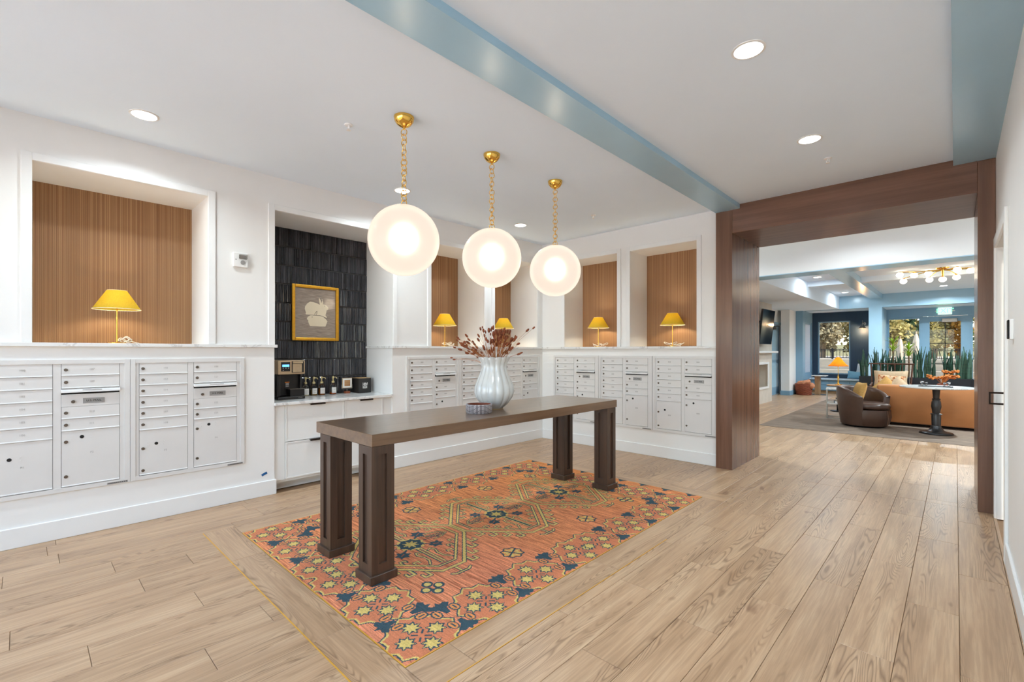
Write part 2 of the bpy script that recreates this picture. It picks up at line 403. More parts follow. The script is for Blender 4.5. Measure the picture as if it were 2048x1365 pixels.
def panel(parent, w, h, loc, rz):
    m = MB(); m.box(-w/2, w/2, 0, .02, 0, h); return obj('veneer_panel', m, M['slat'], parent, loc, rz)
for a, b in ((.052, 1.145), (3.587, 4.508), (4.716, 5.654)): panel(wall_left, b-a, 2.78-ZL, (-5.41, (a+b)/2, ZL), PI/2)
for a, b in ((-4.384, -3.461), (-3.257, -2.335)): panel(wall_back, b-a, 2.78-ZL, ((a+b)/2, 6.275, ZL), 0)
CW, CT = .058, .018
def casing(parent, a, b, top, bot, side):
    """three-sided casing round an opening a..b; side 'L' on the left wall, 'B' on the back wall"""
    for (u0, u1, z0, z1) in ((a-CW, a, bot, top+CW), (b, b+CW, bot, top+CW), (a, b, top, top+CW)):
        m = MB()
        if side == 'L': m.box(XW, XW+CT, u0, u1, z0, z1)
        else: m.box(u0, u1, YB-CT, YB, z0, z1)
        obj('casing_board', m, M['trim'], parent, bevel=.003)
for a, b in ((.052, 1.145), (1.707, 3.03), (3.587, 4.508), (4.716, 5.654)): casing(wall_left, a, b, 2.78, ZL, 'L')
for a, b in ((-4.384, -3.461), (-3.257, -2.335)): casing(wall_back, a, b, 2.78, ZL, 'B')
for a, b, t in ((-1.6, 1.727, 'left'), (3.01, YB, 'left')):
    m = MB(); m.box(xb, XW+.03, a, b, 1.434, ZL); struct('trim_2' if a < 0 else 'trim_3', m, M['marble'], bevel=.002, label='white quartz ledge along the '+('coffee side' if a > 0 else 'near')+' half wall')
m = MB(); m.box(XW+.03, -2.089, YB-.03, 6.29, 1.434, ZL); m.box(xb, XW+.03, YB, 6.29, 1.434, ZL); struct('trim_4', m, M['marble'], label='white quartz ledge along the end wall')
def baseb(name, x0, x1, y0, y1, lbl):
    m = MB(); m.box(x0, x1, y0, y1, 0, .145); return struct(name, m, M['trim'], bevel=.004, label=lbl)
baseb('baseboard_left', XW, XW+.016, -1.6, 1.722, 'tall white baseboard below the near mailboxes')
baseb('baseboard_centre', XW, XW+.016, 3.015, YB, 'tall white baseboard below the mailboxes beside the alcove')
baseb('baseboard_back', XW+.016, -2.089, YB-.016, YB, 'tall white baseboard below the end wall mailboxes')
# ---- wooden opening
op = bpy.data.objects.new('door_1', None); put(op, None, (-.88, 5.745, 0)); op['kind'] = 'structure'; op['label'] = 'dark stained wooden cased opening into the lounge'
def opart(n, b, mt):
    m = MB(); m.box(*b); m.mv(.88, -5.745, 0); obj(n, m, mt, op, bevel=.002)
opart('post', (-2.087, -1.9, 5.745, 6.79, 0, 3.057), M['post']); opart('post', (.139, .249, 5.745, 6.79, 0, 3.057), M['post'])
opart('header', (-1.899, .138, 5.746, 6.79, 2.784, 3.109), M['postx'])
# ---- ceiling and beams
m = MB(); m.box(-5.6, .5, -1.75, 6.79, ZC, ZC+.12); struct('ceiling', m, M['ceiling'], label='smooth white ceiling')
for n, a, b, l in (('trim_5', -2.089, -1.815, 'pale blue ceiling beam running between pendants and downlights'), ('trim_6', -.016, XR, 'pale blue ceiling beam along the doorway wall')):
    m = MB(); m.box(a, b, -1.6, 5.744, 3.058, ZC); struct(n, m, M['blue'], label=l)
# ---- right wall with door
m = wallboxes([(XR, .45, -1.75, 4.53, 0, ZC), (XR, .45, 5.60, 6.79, 0, ZC), (XR, .45, 4.53, 5.60, 2.26, ZC)])
wall_right = struct('wall_right', m, M['wall'], label='white wall with a narrow view of a doorway')
for u0, u1, z0, z1 in ((4.44, 4.53, 0, 2.35), (5.60, 5.69, 0, 2.35), (4.53, 5.60, 2.26, 2.35)):
    m = MB(); m.box(XR-.018, XR, u0, u1, z0, z1); obj('casing_board', m, M['trim'], wall_right, bevel=.003)
m = MB(); m.box(.30, .345, 4.535, 5.595, .008, 2.255); d2 = struct('door_2', m, M['trim'], label='white door in the side wall', bevel=.002)
m = MB(); m.tube([(.299, 5.53, .965), (.205, 5.53, .965), (.205, 5.53, 1.055), (.299, 5.53, 1.055)], .009, 8); obj('pull_handle', m, M['bronze'], d2, smooth=True)
m = MB(); m.box(.296, .30, 5.50, 5.56, .94, 1.09); obj('pull_plate', m, M['steel'], d2)
baseb('baseboard_right', XR-.016, XR, -1.6, 4.44, 'tall white baseboard along the doorway wall')
# ---- unseen entry wall, glazed wide to throw daylight on the ceiling
m = wallboxes([(-5.6, -4.7, -1.75, -1.6, 0, ZC), (0, .45, -1.75, -1.6, 0, ZC), (-4.7, 0, -1.75, -1.6, 2.75, ZC), (-4.7, 0, -1.75, -1.6, 0, .06)])
struct('wall_front', m, M['wall'], label='unseen entry wall opened wide to light the room')
w1 = struct('window_1', wallboxes([(x-.03, x+.03, -1.70, -1.64, .06, 2.75) for x in (-4.67, -3.13, -1.56, -.03)]), M['blue2'], label='unseen entry glazing made wide to let in daylight')
for a, b in ((-4.64, -3.16), (-3.10, -1.59), (-1.53, -.06)):
    m = MB(); m.box(a, b, -1.673, -1.667, .06, 2.75); obj('pane', m, M['glass'], w1)
# ---- cross corridor and lounge shell
m = MB(); m.box(-5.6, 3.2, 6.79, 8.93, 3.30, 3.4); struct('ceiling_corridor', m, M['ceiling'], label='white ceiling of the cross corridor')
m = wallboxes([(-5.6, -5.0, 6.79, 8.5, 0, 3.3), (3.0, 3.2, 6.79, 19, 0, 3.3), (-5.0, -2.087, 6.79, 6.80, 0, 3.3), (.45, 3.0, 6.69, 6.80, 0, 3.3)])
struct('wall_corridor', m, M['wall'], label='white cross corridor walls')
m = wallboxes([(-5.0, 3.0, 8.5, 8.93, 2.652, 3.3), (-5.0, -4.15, 8.5, 8.93, 0, 2.652)])
struct('wall_header', m, M['wall'], label='white dropped header before the lounge')
m = MB(); m.box(-4.15, 3.0, 8.5, 8.93, 2.64, 2.652); struct('trim_7', m, M['blue'], label='glossy blue underside of the dropped header')
m = wallboxes([(-4.4, -4.15, 8.93, 15.95, 0, 2.71), (-4.4, -4.15, 15.95, 17.1, 2.24, 2.71), (-4.4, -4.15, 17.1, 19.05, 0, 2.71)])
struct('wall_lounge', m, M['wall'], label='off white lounge side wall')
m = wallboxes([(-4.15, -3.73, 12.3, 12.62, 0, 2.71), (-4.15, -3.73, 14.06, 14.48, 0, 2.71), (-4.15, -3.73, 12.62, 14.06, 1.05, 2.71), (-4.15, -3.73, 12.62, 14.06, 0, .42)])
M['lime'] = pm('limewash_plaster', (205,196,184), .7, var=.05, scale=(6,6,6), bump=.1)
wall_chimney = struct('wall_chimney', m, M['lime'], label='pale plaster chimney breast')
m = MB(); m.box(-4.12, -4.10, 12.62, 14.06, .42, 1.05); obj('fireplace_back', m, M['lime'], wall_chimney)
for y0, y1, z0, z1 in ((12.56, 12.66, .38, 1.10), (14.02, 14.12, .38, 1.10), (12.66, 14.02, 1.04, 1.10), (12.66, 14.02, .38, .44)):
    m = MB(); m.box(-3.73, -3.70, y0, y1, z0, z1); obj('fireplace_surround', m, M['trim'], wall_chimney, bevel=.004)
m = MB(); m.box(-3.98, -3.60, 12.2, 14.62, 1.345, 1.40); obj('mantel', m, M['trim'], wall_chimney, bevel=.006)
m = MB(); m.box(-4.04, -3.80, 16.7, 17.5, 0, 2.71); col = struct('wall_column', m, M['wall'], label='square off white column beside the basket')
m = MB(); m.box(-4.055, -3.785, 16.685, 17.49, 0, .14); struct('baseboard_column', m, M['blue2'], label='blue baseboard round the column')
m = wallboxes([(-3.80, -3.60, 17.5, 17.83, 0, 2.71), (-3.80, -3.60, 17.83, 18.82, 0, .62), (-3.80, -3.60, 17.83, 18.82, 2.36, 2.71), (-3.80, -3.60, 18.82, 19.05, 0, 2.71)])
struct('wall_bay', m, M['blue2'], label='light blue return wall of the window bay')
m = wallboxes([(-3.60, -3.44, 18.9, 19.05, 0, 2.71), (-2.53, -1.9, 18.9, 19.05, 0, 2.71), (-3.44, -2.53, 18.9, 19.05, 0, .62), (-3.44, -2.53, 18.9, 19.05, 2.405, 2.71)])
struct('wall_navy', m, M['navy'], label='navy textured bay wall round the picture window')
m = MB(); m.box(-1.9, -1.585, 17.6, 19.05, 0, 2.71); struct('wall_pillar', m, M['blue'], label='pale blue pillar between bay and garden door')
m = wallboxes([(-1.585, 3.0, 18.9, 19.05, 2.45, 2.71), (1.2, 3.0, 18.9, 19.05, 0, 2.45)])
struct('wall_garden', m, M['blue2'], label='blue wall above the garden door')
def window(n, x0, x1, z0, z1, lbl, fw=.05, y=18.93, mt='blue2', mull=()):
    m = MB()
    for b in ((x0, x0+fw, z0, z1), (x1-fw, x1, z0, z1), (x0+fw, x1-fw, z1-fw, z1), (x0+fw, x1-fw, z0, z0+fw)): m.box(b[0], b[1], y, y+.07, b[2], b[3])
    w = struct(n, m, M[mt], label=lbl)
    m = MB(); m.box(x0+fw, x1-fw, y+.03, y+.036, z0+fw, z1-fw); obj('pane', m, M['tint'], w); return w
window('window_2', -3.44, -2.53, .62, 2.405, 'tall picture window in the navy wall', .035)
window('window_3', -1.585, -.75, .02, 2.45, 'tall fixed window beside the garden door', .06)
window('window_4', .30, 1.2, .02, 2.45, 'tall fixed window beyond the garden door', .06)
d3 = window('door_3', -.72, .26, .01, 2.44, 'light blue glazed garden door', .15, y=18.92)
m = MB()
for b in ((-.234, -.219, .16, 2.29), ): m.box(b[0], b[1], 18.93, 18.975, b[2], b[3])
for z in (1.03, 1.62): m.box(-.57, .11, 18.93, 18.975, z, z+.015)
obj('glazing_bar', m, M['blackm'], d3)
m = MB(); m.box(-.30, .04, 18.84, 18.92, 2.26, 2.37); obj('door_closer', m, M['steel'], d3, bevel=.01)
m = MB(); m.box(-.57, .11, 18.85, 18.89, 1.00, 1.05); obj('push_bar', m, M['steel'], d3, bevel=.01)
m = wallboxes([(-.75, -.72, 18.92, 18.99, 0, 2.45), (.26, .30, 18.92, 18.99, 0, 2.45)]); struct('trim_8', m, M['blue2'], label='blue mullions beside the garden door')
# bay side window (frosted daylight)
m = MB()
for b in ((17.83, 17.87, .62, 2.36), (18.78, 18.82, .62, 2.36), (17.87, 18.78, 2.30, 2.36), (17.87, 18.78, .62, .68)): m.box(-3.66, -3.62, b[0], b[1], b[2], b[3])
w5 = struct('window_5', m, M['blue2'], label='narrow side window of the bay')
m = MB(); m.box(-3.65, -3.644, 17.87, 18.78, .68, 2.30); obj('roller_blind', m, m_shade('white_blind', (240,244,248), .7), w5)
# lounge ceilings
m = wallboxes([(-4.4, -2.63, 8.93, 17.6, 2.71, 3.3), (-4.4, 3.0, 17.9, 19.05, 2.71, 3.3)]); struct('ceiling_soffit', m, M['ceiling'], label='low white lounge soffit')
m = MB(); m.box(-2.63, 3.0, 8.93, 17.6, 3.10, 3.3); struct('ceiling_lounge', m, M['ceiling'], label='white coffered lounge ceiling')
m = MB(); m.box(-2.63, 3.0, 17.6, 17.9, 2.71, 3.10); m.box(-4.15, -2.63, 17.6, 17.9, 2.708, 2.72); struct('trim_9', m, M['blue'], label='pale blue beam above the garden door')
m = MB(); m.box(-1.86, -1.58, 8.93, 17.6, 2.96, 3.10); struct('trim_10', m, M['blue'], label='pale blue coffer beam running to the garden door')
m = MB(); m.box(-2.63, -1.86, 13.3, 13.6, 2.98, 3.10); m.box(-1.58, 3.0, 13.3, 13.6, 2.98, 3.10); struct('trim_11', m, M['ceiling'], label='white cross beam of the coffered ceiling')
# lounge side door
m = MB(); m.box(-4.23, -4.185, 16.02, 17.10, .01, 2.23); d4 = struct('door_4', m, M['blue2'], label='blue panelled door behind the chimney breast')
for z0, z1 in ((.25, 1.02), (1.12, 2.05)):
    m = MB(); m.box(-4.186, -4.178, 16.16, 16.96, z0, z1); obj('door_panel', m, M['blue'], d4, bevel=.003)
m = MB(); m.box(-4.186, -4.10, 16.15, 16.42, 2.08, 2.16); m.tube([(-4.11, 16.2, 2.17), (-4.07, 16.6, 2.19)], .012); obj('door_closer', m, M['blackm'], d4)
m = MB()
for y0, y1, z0, z1 in ((15.95, 16.03, 0, 2.32), (15.95, 17.12, 2.24, 2.32)): m.box(-4.16, -4.13, y0, y1, z0, z1)
struct('trim_12', m, M['blue2'], label='blue casing of the panelled door')
# ---- outdoors
M['paving'] = pm('bounce_paving', (234,232,228), .8, var=.06, scale=(1,1,1))  # out of view; kept very white to bounce sun onto the ceiling
m = MB(); m.box(-60, 60, -60, -1.75, -.3, -.02); struct('ground_entry', m, M['paving'], label='unseen white entry paving added to bounce light indoors'); m = MB(); m.box(-60, 60, 19.05, 90, -.3, -.02); struct('ground_garden', m, pm('garden_gravel', (158,148,130), .9, var=.1), label='gravel of the garden terrace')
M['block'] = pm('retaining_block', (176,160,136), .85, var=.12, scale=(2,2,9), bump=.3, bscale=20)
m = MB(); m.box(-30, 24, 26.0, 26.5, -.02, .55); m.box(-30, 24, 26.6, 90, -.02, 1.02); struct('wall_terrace', m, M['block'], label='stepped beige retaining wall beyond the windows')
# ================================================================== MAIN ROOM OBJECTS
# ---- rug: hand-knotted grid, one face per knot
def build_rug():
    L, Wd, cs = RY1-RY0, RX1-RX0, .005
    nx, ny = int(round(Wd/cs)), int(round(L/cs))
    u = (np.arange(nx)+.5)*cs; v = (np.arange(ny)+.5)*cs
    U, V = np.meshgrid(u, v)
    rg = np.random.default_rng(5)
    lc = lambda c: np.array(lin(c)[:3], dtype=np.float32)
    ORG, ROSE, GOLD, TEAL, RED = lc((214,140,84)), lc((208,130,98)), lc((208,182,108)), lc((60,80,88)), lc((170,94,66))
    # field with abrash: streaks run across the width
    st = rg.normal(0, 1, (ny, nx//14+2)); st = np.repeat(st, 14, axis=1)[:, :nx]
    k = np.ones(9)/9; st = np.apply_along_axis(lambda a: np.convolve(a, k, 'same'), 1, st)
    st = .65*st+.35*np.repeat(rg.normal(0, 1, (ny, 1)), nx, axis=1)
    w = np.clip(.5+(1.1-U)*.22+(V-1.5)*.22+.12*np.sin(V*5.0), 0, 1)[..., None]
    col = ROSE*(1-w)+ORG*w
    col = col*(1+.2*np.clip(st, -2.2, 2.2))[..., None]
    a = np.clip((-st-.35)*1.0, 0, .6)[..., None]; col = col*(1-a)+RED*a
    def win(x0, x1, y0, y1):
        i0, i1 = max(0, int(y0/cs)-2), min(ny, int(y1/cs)+3); j0, j1 = max(0, int(x0/cs)-2), min(nx, int(x1/cs)+3)
        return (slice(i0, i1), slice(j0, j1)) if i1 > i0 and j1 > j0 else None
    def line(pts, wd, c, closed=False):
        P = list(pts)+([pts[0]] if closed else [])
        for (ax, ay), (bx, by) in zip(P[:-1], P[1:]):
            s = win(min(ax, bx)-wd, max(ax, bx)+wd, min(ay, by)-wd, max(ay, by)+wd)
            if s is None: continue
            dx, dy = bx-ax, by-ay; l2 = dx*dx+dy*dy+1e-12
            t = np.clip(((U[s]-ax)*dx+(V[s]-ay)*dy)/l2, 0, 1)
            d = np.hypot(U[s]-ax-t*dx, V[s]-ay-t*dy); col[s][d < wd/2] = c
    def poly(pts, c):
        xs, ys = [p[0] for p in pts], [p[1] for p in pts]; s = win(min(xs), max(xs), min(ys), max(ys))
        if s is None: return
        ins = np.zeros(U[s].shape, bool)
        for i in range(len(pts)):
            (x1, y1), (x2, y2) = pts[i-1], pts[i]
            if y1 == y2: continue
            ins ^= ((V[s] < y1) != (V[s] < y2)) & (U[s] < (x2-x1)*(V[s]-y1)/(y2-y1)+x1)
        col[s][ins] = c
    def star(x, y, ro, ri, c, n=8, rot=0):
        poly([(x+(ro if i % 2 == 0 else ri)*math.cos(PI*i/n+rot), y+(ro if i % 2 == 0 else ri)*math.sin(PI*i/n+rot)) for i in range(2*n)], c)
    def dbl(pts, wd, closed=False):
        line(pts, wd+.013, TEAL, closed)
    def dbg(pts, wd, closed=False): line(pts, wd, GOLD, closed)
    def both(pts, wd, closed=False): dbl(pts, wd, closed); dbg(pts, wd, closed)
    MX = 1.115
    # medallions
    for vc in (.762, 1.63, 2.496):
        P = lambda x, y: (MX+x, vc+y)
        outer = [P(-.095, -.425), P(.095, -.425), P(.49, -.09), P(.49, .09), P(.095, .425), P(-.095, .425), P(-.49, .09), P(-.49, -.09)]
        inner = [P(-.085, -.36), P(.085, -.36), P(.42, -.07), P(.42, .07), P(.085, .36), P(-.085, .36), P(-.42, .07), P(-.42, -.07)]
        sides = [((.095, -.425), (.49, -.09)), ((.49, .09), (.095, .425)), ((-.095, .425), (-.49, .09)), ((-.49, -.09), (-.095, -.425))]
        for (a, b) in sides:
            sx = 1 if a[0]+b[0] > 0 else -1; sy = 1 if a[1]+b[1] > 0 else -1
            for t in (.16, .36, .56, .76):
                px, py = a[0]+(b[0]-a[0])*t, a[1]+(b[1]-a[1])*t
                hk = [P(px, py), P(px+sx*.085, py), P(px+sx*.085, py+sy*.045), P(px+sx*.05, py+sy*.045)]
                both(hk, .015)
        for (a, b) in ((( .085, -.36), (.42, -.07)), ((.42, .07), (.085, .36)), ((-.085, .36), (-.42, .07)), ((-.42, -.07), (-.085, -.36))):
            sx = 1 if a[0]+b[0] > 0 else -1; sy = 1 if a[1]+b[1] > 0 else -1
            for t in (.3, .5, .7):
                px, py = a[0]+(b[0]-a[0])*t, a[1]+(b[1]-a[1])*t
                both([P(px, py), P(px-sx*.055, py), P(px-sx*.055, py-sy*.035), P(px-sx*.03, py-sy*.035)], .010)
        for sx in (-1, 1):     # arms at the side tips
            both([P(sx*.49, 0), P(sx*.565, 0)], .014); both([P(sx*.565, -.075), P(sx*.585, -.05), P(sx*.585, .05), P(sx*.565, .075)], .013)
        both(outer, .020, True); both(inner, .014, True)
        # vertical leaves
        for sy in (-1, 1):
            lf = [P(-.07, sy*.13), P(-.085, sy*.2), P(-.05, sy*.28), P(0, sy*.32), P(.03, sy*.26), P(.035, sy*.19)]
            both(lf, .008)
            for k in range(6):
                f = k/5; both([P(-.05+.03*f, sy*(.15+.13*f)), P(-.02+.03*f, sy*(.165+.12*f))], .004)
            line([P(0, sy*.09), P(.01, sy*.25)], .010, TEAL)
        # horizontal stems and scrolls
        for sx in (-1, 1):
            for o in (-.013, .013): both([P(sx*.10, o), P(sx*.385, o)], .010)
            for sy in (-1, 1):
                both([P(sx*.17, sy*.03), P(sx*.15, sy*.06), P(sx*.19, sy*.075), P(sx*.25, sy*.055), P(sx*.31, sy*.06), P(sx*.36, sy*.09)], .010)
        for sx in (-1, 1):
            for sy in (-1, 1):
                line([P(sx*.05, sy*.06), P(sx*.117, sy*.14)], .014, TEAL); star(MX+sx*.117, vc+sy*.14, .062, .036, TEAL, 6, .3)
                line([P(sx*.105, sy*.125), P(sx*.125, sy*.155)], .008, RED)
        star(MX, vc, .112, .092, GOLD, 12); star(MX, vc, .100, .080, TEAL, 8, .2); star(MX, vc, .066, .030, GOLD, 8)
    # rosettes and square motifs
    for x, y in ((1.74, 1.17), (1.737, 2.07), (.50, 1.19), (.497, 2.08)):
        star(x, y, .088, .074, TEAL, 8); star(x, y, .074, .062, ORG, 8)
        for i in range(4):
            a = PI/4+i*PI/2; star(x+.038*math.cos(a), y+.038*math.sin(a), .028, .014, GOLD, 4, a)
            line([(x+.03*math.cos(a+.78), y+.03*math.sin(a+.78)), (x+.07*math.cos(a+.78), y+.07*math.sin(a+.78))], .010, GOLD)
        line([(x-.06, y-.03), (x+.06, y+.03)], .012, TEAL); line([(x-.03, y+.06), (x+.03, y-.06)], .012, TEAL)
    for x, y in ((1.728, .50), (1.715, 2.743), (.505, .50), (.52, 2.743)):
        for dx, dy in ((-.052, 0), (0, .045), (0, -.045), (.052, 0)):
            sq = lambda r: [(x+dx+r*cx, y+dy+r*cy) for cx, cy in ((1, -.4), (1, .4), (.4, 1), (-.4, 1), (-1, .4), (-1, -.4), (-.4, -1), (.4, -1))]
            poly(sq(.034), TEAL); poly(sq(.021), GOLD)
    # star clusters of the border
    vr = [.18, .615, 1.05, 1.51, 1.72, 2.17, 2.61, 3.04]; ur = [.18, .58, .98, 1.25, 1.66, 2.065]
    cl = [(x, y) for x in (.165, 2.065) for y in vr]+[(x, y) for x in ur[1:-1] for y in (.185, 3.04)]
    for dr, c in ((.0, TEAL), (-.009, GOLD), (-.021, None)):
        for x, y in cl:
            pts = []
            for i in range(24):
                a = 2*PI*i/24; r = (.205 if i % 2 == 0 else .178)*(1.0 if i % 6 else 1.04)+dr; pts.append((x+r*math.cos(a), y+r*math.sin(a)))
            if c is not None: poly(pts, c)
            else: poly(pts, (ROSE*.55+RED*.3+ORG*.15)*1.02)
    for x, y in cl:
        for dx, dy in ((.088, 0), (-.088, 0), (0, .09), (0, -.09)):
            star(x+dx, y+dy, .060, .038, TEAL, 8); star(x+dx, y+dy, .049, .025, GOLD, 8)
        for i in range(4):
            a = PI/4+i*PI/2; line([(x+.02*math.cos(a), y+.02*math.sin(a)), (x+.045*math.cos(a), y+.045*math.sin(a))], .012, TEAL)
    # blue buds between the clusters
    def bud(x, y, a, s=1.0, leaves=True):
        ca, sa = math.cos(a), math.sin(a); T = lambda p: (x+s*(p[0]*ca-p[1]*sa), y+s*(p[0]*sa+p[1]*ca))
        poly([T(p) for p in ((-.07, -.015), (-.02, -.028), (.02, -.075), (.05, -.05), (.04, -.015), (.075, 0), (.04, .015), (.05, .05), (.02, .075), (-.02, .028), (-.07, .015))], TEAL)
        if leaves:
            for sy in (-1, 1):
                poly([T((-.045+.046*math.cos(t), sy*.066+.034*math.sin(t))) for t in np.linspace(0, 2*PI, 12)[:-1]], TEAL)
                poly([T((-.045+.037*math.cos(t), sy*.066+.025*math.sin(t))) for t in np.linspace(0, 2*PI, 12)[:-1]], ORG)
                line([T((-.062, sy*.066)), T((-.028, sy*.066))], .011, TEAL)
    gaps = [(.40), (.835), (1.275), (1.945), (2.39), (2.825)]
    for y in gaps:
        for mx, sg in ((2.065, 1), (.165, -1)):
            bud(mx-sg*.125, y, PI if sg > 0 else 0, .9); bud(mx+sg*.085, y, 0 if sg > 0 else PI, .85)
    for x in (.375, .78, 1.455, 1.865):
        for my, sg in ((.185, -1), (3.04, 1)):
            bud(x, my-sg*.135, -sg*PI/2, .9); bud(x, my+sg*.085, sg*PI/2, .85)
    for x in np.arange(.1, 2.2, .25): bud(x, L-.02, PI/2, .8, False)
    col *= (1+.09*np.clip(st, -2, 2))[..., None]
    col *= (1+rg.normal(0, .075, (ny, nx, 1)))
    col = np.clip(col, 0, 1)
    # mesh
    xs = np.arange(nx+1)*cs; ys = np.arange(ny+1)*cs; GX, GY = np.meshgrid(xs, ys)
    GZ = rg.uniform(0, .0012, GX.shape); GZ[0] = GZ[-1] = 0; GZ[:, 0] = 0; GZ[:, -1] = 0
    co = np.stack([GX, GY, GZ], -1).astype(np.float32).reshape(-1, 3)
    i = np.arange(ny*(nx+1)).reshape(ny, nx+1)[:, :nx].ravel()
    fa = np.stack([i, i+1, i+nx+2, i+nx+1], -1).astype(np.int32)
    me = bpy.data.meshes.new('rug'); nf = len(fa)
    me.vertices.add(len(co)); me.vertices.foreach_set('co', co.ravel())
    me.loops.add(nf*4); me.loops.foreach_set('vertex_index', fa.ravel())
    me.polygons.add(nf); me.polygons.foreach_set('loop_start', np.arange(0, nf*4, 4, dtype=np.int32))
    me.update(calc_edges=True)
    at = me.attributes.new('knot_colour', 'FLOAT_COLOR', 'FACE')
    at.data.foreach_set('color', np.concatenate([col.reshape(-1, 3), np.ones((nf, 1))], 1).astype(np.float32).ravel())
    t = NT('wool_knots'); an = t.n('ShaderNodeAttribute'); an.attribute_name = 'knot_colour'
    n = t.noise(t.coord('Object', (260, 260, 260)), 1, 3)
    c = t.mix(1.0, an.outputs['Color'], t.ramp(n, [(.2, (.86,.86,.86,1)), (.8, (1.06,1.06,1.06,1))]), 'MULTIPLY')
    b = t.bsdf(Base_Color=c, Roughness=.95); b.inputs['Specular IOR Level'].default_value = .15
    me.materials.append(t.surf(b))
    o = bpy.data.objects.new('rug', me); put(o, None, (RX0, RY0, .0025)); return o
tag(build_rug(), 'orange hand-knotted rug with three teal and gold medallions under the console table', 'rug')

# ---- mailbox units
def lockpart(parent, x, z, r=.0115):
    o = obj('lock', MLOCK, None, parent, (x, 0, z)); return o
def mk_lock():
    m = MB(); m.lathe([(.0, .0), (.0118, .0), (.0118, .004), (.010, .0055), (0, .0055)], 14); m.xf(Matrix.Rotation(R(90), 4, 'X'))
    me = mesh_of('lock', m, smooth=True); me.materials.append(M['lock']); me.materials.append(M['dark'])
    return me
MLOCK = mk_lock()
def mk_key():
    m = MB(); m.box(-.0014, .0014, -.0065, -.005, -.005, .005); me = mesh_of('keyway', m); me.materials.append(M['dark']); return me
MKEY = mk_key()
_dm = {}
def doormesh(w, h):
    k = (round(w, 3), round(h, 3))
    if k not in _dm:
        m = MB(); g = .0012
        m.prism([(0, g), (-.014, g), (-.014, g+.004), (-.008, g+.009), (-.008, h-g), (0, h-g)], g, w-g, 'x')
        m.v = [(a, b, c) for a, b, c in m.v]; _dm[k] = mesh_of('mail_door', m); _dm[k].materials.append(M['metal_white'])
    return _dm[k]
FL = (.0, .096, .188, .279, .373, .463, .557, .922)    # drops from the top row line
HOLE = MB().lathe([(0, 0), (.0125, 0), (.0125, .001), (0, .001)], 14).xf(Matrix.Rotation(R(90), 4, 'X'))
MHOLE = mesh_of('key_opening', HOLE); MHOLE.materials.append(M['dark'])
PEG = MB(); PEG.box(-.004, .004, -.003, 0, -.004, .004)
MPEG = mesh_of('rivet', PEG); MPEG.materials.append(M['metal_white'])
def rivets(d, x, z):
    for dx in (-.055, .055):
        for dz in (-.012, .012): obj('rivet', MPEG, None, d, (x+dx, -.008, z+dz))
MARK = MB()
for k in range(3): MARK.box(-.019+k*.0135, -.019+k*.0135+.0095, -.0005, 0, -.008, .008)
MMARK = mesh_of('door_number', MARK); MMARK.materials.append(M['numgrey'])
